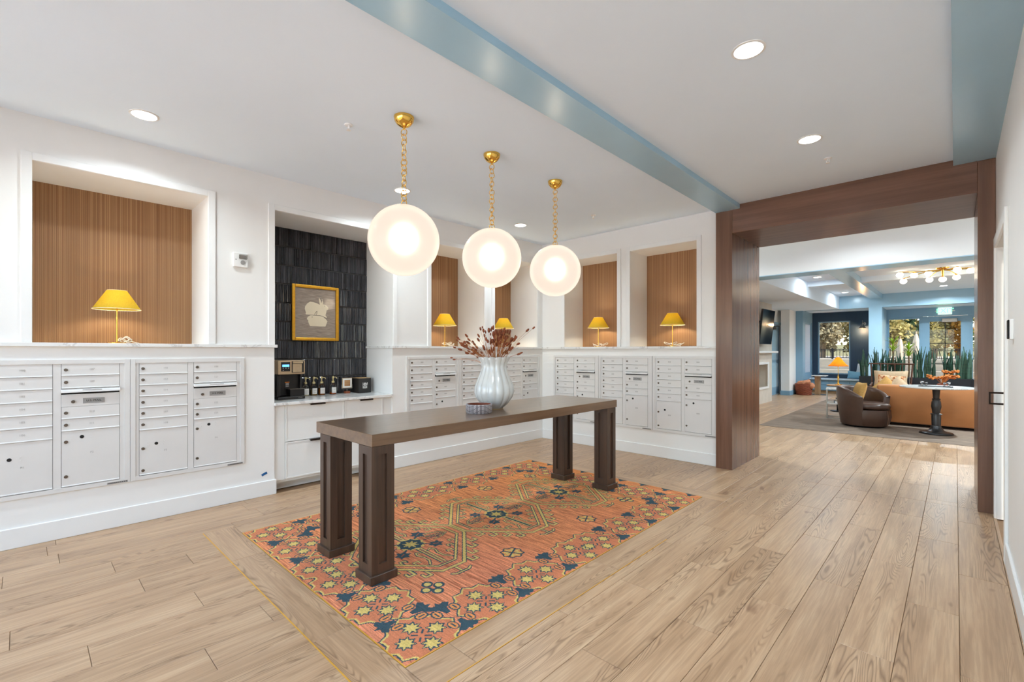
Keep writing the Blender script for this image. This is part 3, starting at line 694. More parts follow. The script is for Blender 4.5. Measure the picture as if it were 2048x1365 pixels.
def mailbox(loc, rz, label, left, right, pl, pr):
    t = thing('mailbox_unit', loc, label, 'mailbox', 'wall mailbox units', rz)
    W_, H_ = .833, .99
    fm = MB(); B = .033
    for b in ((0, B, 0, H_), (W_-B, W_, 0, H_), (B, W_-B, H_-B, H_), (B, W_-B, 0, B)): fm.box(b[0], b[1], -.014, .0, b[2], b[3])
    for b in ((B, .0555, B, H_-B), (.389, .433, B, H_-B), (.769, W_-B, B, H_-B)): fm.box(b[0], b[1], -.0075, .0, b[2], b[3])
    obj('frame', fm, M['metal_white'], t, bevel=.0012)
    bp = MB(); bp.box(B, W_-B, -.001, 0, B, H_-B); obj('back_plate', bp, M['dark'], t)
    top = .960
    def door(nm, x0, x1, zt, zb, num, lk, parcel=False):
        d = obj(nm, doormesh(x1-x0, zt-zb), None, t, (x0, -.001, zb))
        for z in lk:
            l = obj('lock', MLOCK, None, d, (.0245 if z else .0245, -.008, z))
        cx = .176 if x0 < .2 else .170
        nz = (zt-zb)*.52 if not parcel else (.185 if x0 < .2 else .24)
        if num: obj('door_number', text_mesh(num, .021, M['numgrey']), None, d, (cx, -.0088, nz))
        else: obj('door_number', MMARK, None, d, (cx, -.0082, nz))
        return d
    for i in range(6):
        zt, zb = top-FL[i], top-FL[i+1]; door('mail_door', .0565, .388, zt, zb, left[i] if left else None, [.047])
    d = door('parcel_door', .0565, .388, top-FL[6], .036, pl, [.218, .038], True)
    obj('key_opening', MHOLE, None, d, (.113, -.0085, .250))
    if left: rivets(d, .113, .250)
    zr = (.960, .867, .773, None, .635, .543, .452)
    door('mail_door', .434, .768, .960, .867, right[0] if right else None, [.047]); door('mail_door', .434, .768, .867, .773, right[1] if right else None, [.047])
    fp = MB(); fp.prism([(0, .773), (-.03, .756), (-.034, .742), (-.028, .742), (0, .758)], .432, .770, 'x')
    f = obj('mail_flap', fp, M['metal_white'], t, bevel=.001)
    sl = MB(); sl.box(.445, .757, -.003, 0, .730, .757); obj('mail_slot', sl, M['dark'], t)
    gp = MB(); gp.box(.55, .66, -.0315, -.029, .7575, .7615); obj('flap_grip', gp, M['plate'], f)
    mp = MB(); mp.box(.434, .768, -.009, 0, .635, .728); mpo = obj('outgoing_panel', mp, M['metal_white'], t, bevel=.0012)
    obj('lock', MLOCK, None, mpo, (.498, -.009, .672)); pt = MB(); pt.box(.553, .678, -.0115, -.009, .655, .695); pp = obj('label_plate', pt, M['plate'], mpo)
    obj('lettering', text_mesh('U.S. MAIL', .0215, M['ink']), None, mpo, (.6155, -.0122, .675))
    door('mail_door', .434, .768, .635, .543, right[2] if right else None, [.047]); door('mail_door', .434, .768, .543, .452, right[3] if right else None, [.047])
    d = door('parcel_door', .434, .768, .452, .036, pr, [.336, .076], True)
    obj('key_opening', MHOLE, None, d, (.113, -.0085, .366))
    if left: rivets(d, .113, .366)
    tg = MB(); tg.box(.692, .819, -.0155, -.014, .005, .019); tgo = obj('maker_tag', tg, M['plate'], t)
    k = MB(); [k.box(.70+i*.0118, .70+i*.0118+.0075, -.0158, -.0153, .009, .015) for i in range(10)]; obj('tag_print', k, M['ink'], tgo)
    return t
ZM = .345
mailbox((XW+.001, -.231, ZM), PI/2, 'near white mailbox unit numbered 100 to 111, cut by the photo edge', ['100','101','102','104','105','106'], ['107','109','110','111'], 'P1', 'P2')
mailbox((XW+.001, .604, ZM), PI/2, 'white mailbox unit with parcel doors P3 and P4, between unit 100 and the alcove', ['112','113','114','115','117','118'], ['120','121','122','123'], 'P3', 'P4')
for y, l in ((3.215, 'white mailbox unit just past the coffee alcove, left of the vase'), (4.05, 'white mailbox unit on the long wall half hidden by the pale vase'), (4.885, 'white mailbox unit in the corner of the long wall')):
    mailbox((XW+.001, y, ZM), PI/2, l, None, None, None, None)
for x, l in ((-4.60, 'white mailbox unit on the end wall nearest the corner'), (-3.762, 'middle white mailbox unit on the end wall'), (-2.922, 'white mailbox unit on the end wall beside the wooden post')):
    mailbox((x, YB-.001, ZM), 0, l, None, None, None, None)

# ---- niche lamps
def niche_lamp(loc, label, cord):
    t = thing('table_lamp', loc, label, 'lamp', 'small brass lamps in the niches')
    m = MB(); m.lathe([(0, 0), (.066, 0), (.066, .008), (.06, .011), (.012, .014), (0, .014)], 28); obj('base', m, M['brass'], t, smooth=True)
    m = MB(); m.cyl((0, 0), .0055, .012, .325, 12); m.cyl((0, 0), .0075, .205, .225, 12); m.cyl((0, 0), .010, .315, .345, 12); obj('stem', m, M['brass'], t, smooth=True)
    m = MB(); m.lathe([(.160, .288), (.066, .448), (.0645, .448), (.1585, .288)], 40, closed=True); s = obj('shade', m, M['shade'], t, smooth=True, ang=60)
    m = MB(); m.tube([(.160*math.cos(a), .160*math.sin(a), .289) for a in np.linspace(0, 2*PI, 40)[:-1]], .0028, 6, True); m.tube([(.0655*math.cos(a), .0655*math.sin(a), .447) for a in np.linspace(0, 2*PI, 24)[:-1]], .002, 6, True); obj('rim', m, M['shade_in'], s, smooth=True)
    m = MB()
    for i in range(3): m.tube([(0, 0, .440), (.065*math.cos(i*2.094), .065*math.sin(i*2.094), .444)], .0014, 5)
    m.cyl((0, 0), .002, .34, .443, 6); obj('shade_carrier', m, M['brass'], s)
    m = MB(); m.ball((0, 0, .372), .015, 14, 10); obj('bulb', m, M['bulb'], t, smooth=True)
    l = bpy.data.lights.new('niche_bulb', 'POINT'); l.energy = 6.0; l.color = (1, .90, .68); l.shadow_soft_size = .03
    lo = bpy.data.objects.new('niche_bulb', l); put(lo, t, (0, 0, .372))
    rc = random.Random(cord); m = MB()
    for k in range(3):
        ox, oy, rr = rc.uniform(-.05, .05), rc.uniform(.0, .05), rc.uniform(.05, .075)
        m.tube([(ox+rr*1.25*math.cos(a), oy+.02+rr*.55*math.sin(a), .012+.010*k+.014*(1+math.sin(a*2+k))) for a in np.linspace(0, 2*PI, 22)[:-1]], .0035, 6, True)
    m.tube([(0, .05, .006), (.03, .09, .02), (.06, .12, .008), (.04, .14, .005)], .0032, 6)
    cdo = obj('power_cord', m, M['cord'], t, smooth=True)
    return t
M['bulb'] = emat('warm_bulb', (255,226,170), 4.0); M['cord'] = pm('white_cord', (232,226,214), .5, var=.03)
ZS = ZL+.0005
niche_lamp((-5.12, .553, ZS), 'brass lamp with mustard cone shade in the large niche at the photo edge', 1)
niche_lamp((-5.10, 4.017, ZS), 'brass lamp with mustard shade in the first niche past the alcove', 2)
niche_lamp((-5.10, 5.169, ZS), 'brass lamp with mustard shade behind the dried flowers', 3)
niche_lamp((-3.935, 6.04, ZS), 'brass lamp with mustard shade in the end wall niche nearest the corner', 4)
niche_lamp((-2.763, 6.04, ZS), 'brass lamp with mustard shade in the niche beside the wooden post', 5)

# ---- pendants
def pendant(y, label):
    t = thing('globe_pendant', (-2.92, y, ZC), label, 'pendant lamp', 'globe pendants above the console table')
    m = MB(); m.lathe([(0, -.001), (.073, -.001), (.073, -.006), (.068, -.03), (.05, -.055), (.026, -.071), (.008, -.078), (.006, -.092), (0, -.092)], 32); obj('canopy', m, M['brass'], t, smooth=True, ang=50)
    n, z0, z1 = 15, -.092, -.648; h = (z0-z1)/n
    for k in range(n):
        zc = z0-h*(k+.5); a = (k % 2)*PI/2+.35+.25*math.sin(k*2.1+y)
        o = obj('chain_link', MLINK, None, t, (0, 0, zc), a)
    m = MB(); m.tube([(.004, .003, -.09), (.010, -.004, -.25), (-.006, .005, -.45), (0, 0, -.65)], .0016, 5); obj('wire', m, M['cord'], t)
    m = MB(); m.cyl((0, 0), .03, -.655, -.643, 20); m.cyl((0, 0), .006, -.645, -.632, 10); obj('cap', m, M['brass'], t, smooth=True)
    m = MB(); m.ball((0, 0, -.902), .2565, 48, 28); obj('globe', m, M['globe'], t, smooth=True, ang=180)
    m = MB(); m.ball((0, 0, -.89), (.075, .075, .085), 20, 12); obj('lamp_core', m, M['core'], t, smooth=True, ang=180)
    return t
m = MB(); m.tube([(.0225*math.cos(a), 0, .0235*math.sin(a)) for a in np.linspace(0, 2*PI, 21)[:-1]], .0034, 6, True); MLINK = mesh_of('chain_link', m, smooth=True, ang=180); MLINK.materials.append(M['brass'])
pendant(1.925, 'opal globe pendant on brass chain nearest the viewer'); pendant(2.815, 'middle opal globe pendant on brass chain'); pendant(3.70, 'opal globe pendant on brass chain farthest toward the corner')

# ---- downlights, sprinklers, alarm
def downlight(x, y, z, label, power=9.0, r=.075, spread=145):
    t = thing('downlight', (x, y, z), label, 'ceiling light', 'recessed downlights')
    m = MB(); m.lathe([(r+.014, 0), (r+.014, -.004), (r, -.006), (r-.002, 0)], 32, closed=True); obj('trim_ring', m, M['trim'], t, smooth=True)
    m = MB(); m.lathe([(0, -.001), (r, -.001), (r, -.004), (0, -.004)], 32); obj('lens', m, M['downlight'], t)
    l = bpy.data.lights.new('downlight_beam', 'AREA'); l.shape = 'DISK'; l.size = 2*r; l.energy = power; l.color = (.79, .925, 1.0); l.spread = R(spread)
    put(bpy.data.objects.new('downlight_beam', l), t, (0, 0, -.007)); return t
downlight(-4.255, .611, ZC, 'recessed downlight above the large lamp niche'); downlight(-4.265, 2.79, ZC, 'recessed downlight behind the nearest pendant chain'); downlight(-4.275, 4.66, ZC, 'recessed downlight between the two farther pendants')
downlight(-.851, 2.84, ZC, 'nearest recessed downlight right of the blue beam'); downlight(-.853, 4.378, ZC, 'recessed downlight near the wooden opening')
downlight(-4.25, -1.2, ZC, 'recessed downlight on the near ceiling beside the glazed front'); downlight(-.85, -.25, ZC, 'recessed downlight above the viewer right of the blue beam'); downlight(-.85, 1.3, ZC, 'recessed downlight just ahead of the viewer')
def sprinkler(x, y, label):
    t = thing('sprinkler', (x, y, ZC), label, 'sprinkler', 'ceiling sprinklers')
    m = MB(); m.lathe([(0, -.001), (.032, -.001), (.030, -.006), (.012, -.010), (0, -.010)], 20); obj('escutcheon', m, M['trim'], t, smooth=True)
    m = MB(); m.cyl((0, 0), .006, -.03, -.008, 10); m.tube([(-.011, 0, -.012), (-.013, 0, -.028), (0, 0, -.04), (.013, 0, -.028), (.011, 0, -.012)], .0022, 6); obj('frame_arms', m, M['trim'], t)
    m = MB(); m.lathe([(0, -.040), (.016, -.040), (.017, -.043), (0, -.043)], 14); obj('deflector', m, M['trim'], t)
sprinkler(-3.32, 1.70, 'ceiling sprinkler left of the nearest pendant'); sprinkler(-.82, 4.92, 'ceiling sprinkler before the wooden opening'); sprinkler(-3.30, 4.95, 'ceiling sprinkler near the end wall')
t = thing('fire_alarm_strobe', (XW, 1.403, 2.18), 'white fire alarm strobe between niche and alcove', 'fire alarm', rz=PI/2)
m = MB(); m.box(-.062, .062, -.03, 0, 0, .135); obj('housing', m, M['trim'], t, bevel=.006, seg=2)
m = MB(); m.box(-.018, .05, -.052, -.03, .075, .118); obj('strobe_lens', m, M['bottle'], t, bevel=.005)
m = MB(); m.box(-.014, .046, -.036, -.03, .08, .113); obj('reflector', m, M['chrome'], t)
m = MB(); m.lathe([(0, 0), (.02, 0), (.02, .006), (0, .006)], 18); m.xf(Matrix.Translation((.016, -.03, .045)) @ Matrix.Rotation(R(90), 4, 'X')); obj('sounder', m, M['plate'], t)
m = MB(); m.box(-.045, -.037, -.0315, -.03, .065, .071); obj('indicator', m, M['dark'], t)
m = MB(); m.box(-.026, .026, -.001, 0, -.011, .011); m.xf(Matrix.Rotation(R(-22), 4, 'Y')); tag(obj('painters_tape', m, M['tape'], None, (XW+.0015, 1.615, .212), PI/2), 'scrap of blue painters tape low on the white wall', 'tape')
t = thing('keypad_reader', (XR, 4.08, 1.53), 'slim dark wall reader beside the side doorway', 'keypad', rz=-PI/2)
m = MB(); m.box(-.04, .04, -.018, 0, -.06, .06); obj('back_box', m, M['trim'], t, bevel=.003); m = MB(); m.box(-.037, .037, -.026, -.018, -.057, .057); obj('face_plate', m, M['blackm'], t, bevel=.003)

# ---- console table
t = thing('console_table', (-2.9, 2.825, .004), 'long dark wooden console table standing on the rug', 'table')
TX, TY0, TY1 = .379, 1.437-2.825, 4.213-2.825
m = MB(); m.box(-TX, TX, TY0, TY1, .821, .896); obj('tabletop', m, M['table'], t, bevel=.002)
def legmesh():
    m = MB(); w, p, pr = .0775, .027, .014; z0, z1 = .05, .8205; a, b = .108, .770
    n = 4
    for q in range(4):
        Rm = Matrix.Rotation(q*PI/2, 4, 'Z'); k = MB()
        k.add([(-w,-w,z0),(w,-w,z0),(w,-w,z1),(-w,-w,z1),(-p,-w,a),(p,-w,a),(p,-w,b),(-p,-w,b),(-p,-w+pr,a),(p,-w+pr,a),(p,-w+pr,b),(-p,-w+pr,b)],
              [(0,1,5,4),(1,2,6,5),(2,3,7,6),(3,0,4,7),(4,5,9,8),(5,6,10,9),(6,7,11,10),(7,4,8,11),(8,9,10,11)])
        k.xf(Rm); m.add(k.v, k.f)
    me = bpy.data.meshes.new('leg'); me.from_pydata(m.v, [], m.f); bm = bmesh.new(); bm.from_mesh(me)
    bmesh.ops.remove_doubles(bm, verts=bm.verts, dist=.0002); bmesh.ops.recalc_face_normals(bm, faces=bm.faces); bm.to_mesh(me); bm.free(); me.materials.append(M['tablez']); return me
LEG = legmesh(); m = MB(); m.box(-.0925, .0925, -.0925, .0925, 0, .05); PLN = mesh_of('plinth', m, .002); PLN.materials.append(M['tablez'])
for x in (-3.137+2.9, -2.598+2.9):
    for y in (1.514-2.825, 4.109-2.825):
        l = obj('leg', LEG, None, t, (x, y, 0)); obj('plinth', PLN, None, l)

# ---- vase, dish, dried stems
M['glaze'] = pm('pale_grey_glaze', (200,200,196), .12, var=.06, scale=(6,6,3), coat=.5)
VZ = .9005; vx, vy = -2.906, 2.83
prof = [(0, .004), (.074, .0), (.082, .012), (.118, .045), (.152, .095), (.168, .145), (.163, .195), (.143, .25), (.120, .305), (.106, .355), (.108, .39), (.122, .42), (.136, .445), (.131, .446), (.115, .42), (.100, .385), (.098, .34), (.10, .31), (0, .30)]
def lobes(a, j, r, z):
    k = min(1, max(0, z/.06))*(1 if j <= 12 else .8); w = abs(math.cos(a*7))**.7
    rr = r*(1+.085*k*(w-.55)) if r > .001 else r
    if 10 <= j <= 14: z = z+(.010*(w-.5))*(1 if j in (12, 13) else .6); rr = rr*(1+.05*(w-.5))
    return rr, z
t = thing('vase', (vx, vy, VZ), 'pale grey fluted ceramic vase with a scalloped rim on the console table', 'vase')
m = MB(); m.lathe(prof, 112, fn=lobes); obj('body', m, M['glaze'], t, smooth=True, ang=75)
m = MB(); m.lathe([(.070, -.0003), (.0765, -.0003), (.079, .007), (.072, .007)], 48, closed=True); obj('foot', m, pm('bare_clay_foot', (196,170,132), .7), t, smooth=True)
M['stem'] = pm('dried_stem', (164,102,54), .8, var=.2, scale=(30,30,30)); M['seed'] = pm('rust_seed_head', (122,58,24), .75, var=.5, scale=(90,90,60), bump=.4, bscale=400, rnd=9)
rs = random.Random(21)
m = MB(); m.ball((0, 0, 0), (.0095, .0095, .019), 9, 7); SEED = mesh_of('seed_head', m, smooth=True, ang=180); SEED.materials.append(M['seed'])
cr, cf = Vector((.7245, .689, 0)), Vector((-.689, .7245, 0))
def stemthing(tip, droop):
    a = rs.uniform(0, 2*PI); q = rs.uniform(.02, .085); b0 = Vector((vx, vy, VZ+.30))+Vector((math.cos(a)*.02, math.sin(a)*.02, 0))
    rim = Vector((vx, vy, VZ+.44))+(tip-Vector((vx, vy, tip.z))).normalized()*q
    s = thing('dried_grass', tuple(b0), 'rust brown dried grass stem in the pale vase', 'dried flower', 'dried stems in the vase'); s['kind'] = 'thing'
    pts = []
    for i in range(6):
        f = i/5; p = b0*(1-f)**2+rim*2*f*(1-f)+tip*f*f; p.z -= droop*f*f*f; pts.append(p-b0)
    m = MB(); m.tube(pts, .0019, 4, r1=.0011); obj('stem', m, M['stem'], s)
    d = (pts[-1]-pts[-2]).normalized(); h = obj('seed_head', SEED, None, s, tuple(pts[-1]+d*.012)); k = rs.uniform(.65, 1.1)
    h.rotation_euler = d.to_track_quat('Z', 'Y').to_euler(); h.scale = (k*rs.uniform(.8, 1.3), k, k*rs.uniform(.9, 1.3))
C0 = Vector((vx, vy, VZ+.445))
def spray(n, r0, r1, z0, z1, depth, droop=0):
    for _ in range(n):
        f = rs.random(); tip = C0+cr*(r0+(r1-r0)*f+rs.gauss(0, .028))+cf*rs.uniform(-depth, depth)+Vector((0, 0, z0+(z1-z0)*f+rs.gauss(0, .032))); stemthing(tip, droop)
spray(34, -.30, -.12, .115, .06, .10); spray(8, -.19, -.05, .19, .20, .1); spray(16, -.08, .02, .06, .12, .1); spray(34, .0, .12, .16, .18, .09); spray(10, .0, .09, .19, .20, .08)
spray(20, .10, .19, .05, .13, .09); spray(5, .11, .20, .17, .16, .1); spray(4, .12, .20, .02, .04, .1); spray(2, -.33, -.36, .05, .04, .05); spray(2, .27, .30, .19, .2, .04); spray(3, .03, .06, .2, .21, .05); spray(6, -.12, .0, .11, .13, .1)
t = thing('dish', (-2.80, 2.555, .9005), 'small striped ceramic dish with rust interior beside the vase', 'dish')
td = NT('striped_stoneware'); tc = td.n('ShaderNodeTexCoord'); sp = td.n('ShaderNodeSeparateXYZ'); td.l(tc.outputs['Object'], sp.inputs[0])
ang = td.math('ARCTAN2', sp.outputs[1], sp.outputs[0]); sv = td.math('SINE', td.math('MULTIPLY', ang, 62)); sw = td.math('SINE', td.math('ADD', td.math('MULTIPLY', sp.outputs[2], 190), td.math('MULTIPLY', td.math('SINE', td.math('MULTIPLY', ang, 3)), 4)))
cc = td.mix(td.ramp(sv, [(.3, G0), (.6, G1)]), lin((64,50,54)), lin((226,221,222))); cc = td.mix(td.math('MULTIPLY', td.ramp(sw, [(.8, G0), (.95, G1)]), .7), cc, lin((84,70,78)))
M['dish'] = td.surf(td.bsdf(Base_Color=cc, Roughness=.5))
m = MB(); m.lathe([(0, 0), (.10, 0), (.107, .01), (.107, .070), (.101, .073), (.097, .070)], 56); m.f = m.f[:-1]; obj('wall', m, M['dish'], t, smooth=True)
m = MB(); m.lathe([(.0965, .0705), (.096, .012), (0, .010)], 48); m.f = [f for f in m.f if len(f) < 20]; obj('interior', m, pm('rust_glaze', (120,58,34), .35, var=.15), t, smooth=True)
# ================================================================== COFFEE ALCOVE
AY0, AY1 = 1.707, 3.03
# tiles
tb = MB(); tb.box(-5.459, -5.444, AY0, AY1, .89, 2.78)
ta = thing('tile_backsplash', (-5.44, AY0, .89), 'charcoal glazed finger tile backsplash in the coffee alcove', 'backsplash')
tb.mv(5.44, -AY0, -.89); obj('grout_bed', tb, M['grout'], ta)
rt = random.Random(4); widths = (.0165, .0215, .0265); TM = {}
def tilemesh(w):
    m = MB(); h = .200; a = w/2-.0014
    m.v = [(0,-a,0),(0,a,0),(0,a,h),(0,-a,h),(.010,-a,0.002),(.010,a,.002),(.010,a,h-.002),(.010,-a,h-.002),(.0125,-a*.45,.006),(.0125,a*.45,.006),(.0125,a*.45,h-.006),(.0125,-a*.45,h-.006)]
    m.f = [(0,1,5,4),(1,2,6,5),(2,3,7,6),(3,0,4,7),(4,5,9,8),(5,6,10,9),(6,7,11,10),(7,4,8,11),(8,9,10,11)]
    me = mesh_of('tile', m); me.materials.append(M['tile']); return me
for w in widths: TM[w] = tilemesh(w)
nt_ = 0; rest = MB(); rows = 9; rh = (2.78-.89)/rows
for r_ in range(rows):
    z = 2.78-.89-(r_+1)*rh+.005; y = .001
    while y < AY1-AY0-.017:
        w = rt.choice(widths)
        if y+w > AY1-AY0: w = .0165
        ry, rz_ = rt.gauss(0, .010), rt.gauss(0, .10); dx = rt.uniform(-.002, .0025)-.0035
        if nt_ < 295 and r_ < 7:
            o = obj('tile', TM[w], None, ta, (dx, y+w/2, z)); o.rotation_euler = (0, ry, rz_); nt_ += 1
        else:
            k = MB(); src = TM[w]
            Mx = Matrix.Translation((dx, y+w/2, z)) @ Matrix.Rotation(rz_, 4, 'Z') @ Matrix.Rotation(ry, 4, 'Y')
            k.v = [tuple(Mx @ p.co) for p in src.vertices]; k.f = [tuple(p.vertices) for p in src.polygons]; rest.add(k.v, k.f)
        y += w
ro = obj('lower_tile', rest, M['tile'], ta); ro['kind'] = 'stuff'
# cabinet and worktop
t = thing('drawer_cabinet', (-4.86, AY0, 0), 'white drawer cabinet with dark edge pulls in the coffee alcove', 'cabinet', rz=PI/2)
m = MB(); m.box(.002, 1.321, .02, .578, .09, .860); obj('carcass', m, M['cab'], t)
m = MB(); m.box(.002, 1.321, .125, .14, 0, .09); obj('toe_kick', m, M['cab'], t)
m = MB(); m.box(.002, .1065, 0, .02, .115, .860); obj('filler', m, M['cab'], t, bevel=.001); m = MB(); m.box(1.2095, 1.321, 0, .02, .115, .860); obj('filler', m, M['cab'], t, bevel=.001)
def drawer(x0, x1, z0, z1, hx):
    m = MB(); g = .0018; m.box(x0+g, x1-g, -.002, .018, z0+g, z1-g); d = obj('drawer', m, M['cab'], t, bevel=.0015)
    for b in ((x0+g, x0+.016, z0+g, z1-g), (x1-.016, x1-g, z0+g, z1-g), (x0+.016, x1-.016, z1-.016, z1-g), (x0+.016, x1-.016, z0+g, z0+.016)):
        k = MB(); k.box(b[0], b[1], -.006, -.0015, b[2], b[3]); obj('edge_rail', k, M['cab'], d)
    k = MB(); k.box(hx-.08, hx+.08, -.034, -.002, z1-.004, z1-.0005); k.box(hx-.08, hx+.08, -.034, -.031, z1-.016, z1-.004); obj('edge_pull', k, M['bronze'], d)
for x0, x1, hx in ((.108, .732, .428), (.732, 1.208, .985)):
    drawer(x0, x1, .49, .858, hx); drawer(x0, x1, .118, .487, hx)
m = MB(); m.box(-5.443, -4.815, AY0+.001, AY1-.001, .862, .89); tag(obj('worktop', m, M['marble'], bevel=.002), 'white quartz worktop on the drawer cabinet', 'worktop')
# picture
t = thing('framed_print', (-5.424, 2.366, 1.52), 'gold framed print of two pale rabbits on the dark tiles', 'picture', rz=PI/2)
w, h, fw = .548, .642, .036
for b in ((-w/2, -w/2+fw, 0, h), (w/2-fw, w/2, 0, h), (-w/2+fw, w/2-fw, h-fw, h), (-w/2+fw, w/2-fw, 0, fw)):
    m = MB(); m.box(b[0], b[1], -.030, -.004, b[2], b[3]); obj('frame_rail', m, M['gold'], t, bevel=.007, seg=2)
tp = NT('etched_print'); n1 = tp.noise(tp.coord('Object', (10,1,150)), 1, 4, .6, .6); n2 = tp.noise(tp.coord('Object', (4,4,5)), 1, 3, .5, 1.0)
cc = tp.ramp(n1, [(.3, lin((112,96,84))), (.5, lin((150,132,116))), (.75, lin((186,170,152)))]); cc = tp.mix(tp.math('MULTIPLY', n2, .4), cc, lin((136,120,106)))
pb = tp.bsdf(Base_Color=cc, Roughness=.5); pb.inputs['Coat Weight'].default_value = .8; pb.inputs['Coat Roughness'].default_value = .05
m = MB(); m.box(-w/2+fw, w/2-fw, -.012, -.006, fw, h-fw); pr = obj('print_sheet', m, tp.surf(pb), t)
M['cream'] = pm('cream_paper', (226,210,180), .6, var=.03, coat=.6)
def cut(pts, y, nm, mt):
    # outline traced in print coordinates (0..1 across and down the sheet)
    W_, H_ = w-2*fw, h-2*fw; k = MB(); k.prism([(-W_/2+a*W_, fw+(1-b)*H_) for a, b in pts], y, y+.0004, 'y'); obj(nm, k, mt, pr)
cut([(.23,.42),(.24,.37),(.29,.31),(.36,.27),(.44,.275),(.53,.295),(.60,.32),(.585,.26),(.575,.19),(.59,.185),(.62,.23),(.635,.29),(.66,.23),(.645,.19),(.66,.20),(.68,.26),(.68,.305),(.74,.31),(.79,.345),(.82,.375),(.81,.41),(.77,.425),(.76,.48),(.74,.53),(.77,.56),(.78,.58),(.70,.57),(.62,.545),(.42,.535),(.26,.535),(.25,.52),(.26,.50),(.245,.46)], -.0131, 'upper_rabbit', M['cream'])
cut([(.28,.61),(.31,.575),(.36,.55),(.42,.545),(.46,.545),(.475,.50),(.51,.465),(.535,.455),(.53,.50),(.50,.545),(.60,.545),(.68,.565),(.75,.61),(.79,.655),(.77,.70),(.74,.765),(.36,.768),(.33,.72),(.31,.67),(.315,.645),(.29,.635)], -.0136, 'lower_rabbit', M['cream'])
M['sepia'] = pm('sepia_line', (92,78,68), .6)
for pts in ([(.465,.545),(.475,.50),(.51,.462),(.535,.452),(.53,.50),(.503,.545),(.496,.543),(.521,.498),(.525,.466),(.512,.475),(.484,.505),(.472,.546)], [(.395,.578),(.415,.572),(.42,.585),(.40,.59)], [(.71,.335),(.725,.333),(.725,.345),(.71,.346)], [(.42,.54),(.60,.538),(.69,.556),(.76,.60),(.758,.606),(.688,.565),(.60,.547),(.42,.547)]):
    cut(pts, -.0141, 'ink_line', M['sepia'])
# coffee machine
M['champ'] = pm('champagne_metal', (196,172,140), .32, .55, var=.05, scale=(40,40,40)); M['lcd'] = emat('blue_display', (96,170,232), 1.2)
t = thing('coffee_machine', (-5.07, 1.825, .8905), 'black and champagne single-serve coffee machine on the worktop', 'coffee machine', rz=PI/2)
m = MB(); m.box(.0, .275, .0, .335, .265, .41); obj('head', m, M['champ'], t, bevel=.006, seg=2)
m = MB(); m.box(.006, .269, .10, .335, .028, .265); m.box(.0, .035, .03, .335, .028, .265); m.box(.245, .269, .06, .335, .028, .265); obj('body', m, M['black'], t, bevel=.012, seg=2)
m = MB(); m.box(.0, .275, -.005, .335, 0, .03); dt = obj('drip_base', m, M['black'], t, bevel=.005)
m = MB(); m.box(.12, .27, -.002, .10, .03, .105); obj('cup_stand', m, M['black'], t, bevel=.003); m = MB(); m.box(.118, .272, -.003, .10, .105, .109); obj('stand_edge', m, M['steel'], t)
m = MB(); m.box(.028, .12, -.003, .001, .297, .393); sp_ = obj('control_panel', m, M['black'], t, bevel=.002)
m = MB(); m.box(.04, .11, -.0045, -.003, .345, .368); obj('display', m, M['lcd'], sp_)
for i in range(4):
    k = MB(); k.box(.045+(i % 3)*.027, .053+(i % 3)*.027, -.0045, -.003, .328-(i//3)*.022, .334-(i//3)*.022); obj('button', k, M['whiteink'], sp_)
m = MB(); m.box(.136, .262, -.002, .002, .282, .402); obj('hatch_recess', m, M['black'], t); m = MB(); m.box(.143, .238, -.013, 0, .286, .375); m.box(.143, .245, -.022, 0, .380, .398); obj('hatch', m, M['champ'], t, bevel=.003)
m = MB(); m.box(.10, .15, .094, .102, .112, .19); st_ = obj('pod_sticker', m, M['black'], t)
m = MB(); m.box(.103, .148, .0925, .0945, .172, .182); obj('orange_band', m, pm('orange_print', (220,120,36), .5), st_); m = MB()
for z_ in (.132, .146, .158): m.box(.110, .142, .0925, .0945, z_, z_+.006)
obj('white_print', m, M['whiteink'], st_)
obj('lettering', text_mesh('CAFE', .018, M['plate']), None, dt, (.225, -.0056, .014))
# syrup bottles
M['liq'] = {}
def bottle(y, label, col, fill):
    t = thing('syrup_bottle', (-5.335, y, .8905), label, 'bottle', 'syrup pump bottles on the worktop', PI/2)
    m = MB(); m.lathe([(0, 0), (.036, 0), (.039, .004), (.039, .088), (.036, .104), (.026, .120), (.015, .128), (.014, .140), (0, .140)], 24); obj('glass_body', m, M['bottle'], t, smooth=True, ang=50)
    m = MB(); m.lathe([(0, .003), (.0345, .003), (.036, .006), (.036, fill), (0, fill)], 22); obj('syrup', m, pm('syrup_tone', col, .2, var=.05), t, smooth=True)
    m = MB()
    for i in range(9):
        a0, a1 = -PI/2-.75+i*1.5/9, -PI/2-.75+(i+1)*1.5/9
        m.add([(.0395*math.cos(a), .0395*math.sin(a), z) for a, z in ((a0, .018), (a1, .018), (a1, .085), (a0, .085))], [(0, 1, 2, 3)])
    la = obj('label_sticker', m, M['whiteink'], t)
    m = MB()
    for z_ in (.062, .055, .035): m.box(-.013, .013, -.0402, -.0396, z_, z_+.0022)
    obj('label_print', m, M['plate'], la)
    m = MB(); m.lathe([(0, .136), (.0175, .136), (.0175, .152), (.011, .158), (.006, .162), (.006, .186), (0, .186)], 18); m.lathe([(0, .184), (.009, .186), (.011, .200), (.009, .214), (0, .216)], 14); m.tube([(0, 0, .198), (.022, -.008, .202), (.038, -.014, .196), (.041, -.015, .182)], .0042, 8)
    obj('pump', m, M['pump'], t, smooth=True)
M['pump'] = pm('pale_gold_pump', (216,196,142), .3, .5)
bottle(2.215, 'syrup bottle half hidden by the coffee machine', (196,182,150), .04); bottle(2.308, 'clear syrup bottle next from the coffee machine, nearly empty', (150,120,72), .07)
bottle(2.40, 'amber syrup bottle third from the coffee machine', (158,92,38), .082); bottle(2.537, 'syrup bottle nearest the little swing frame', (176,82,22), .024)
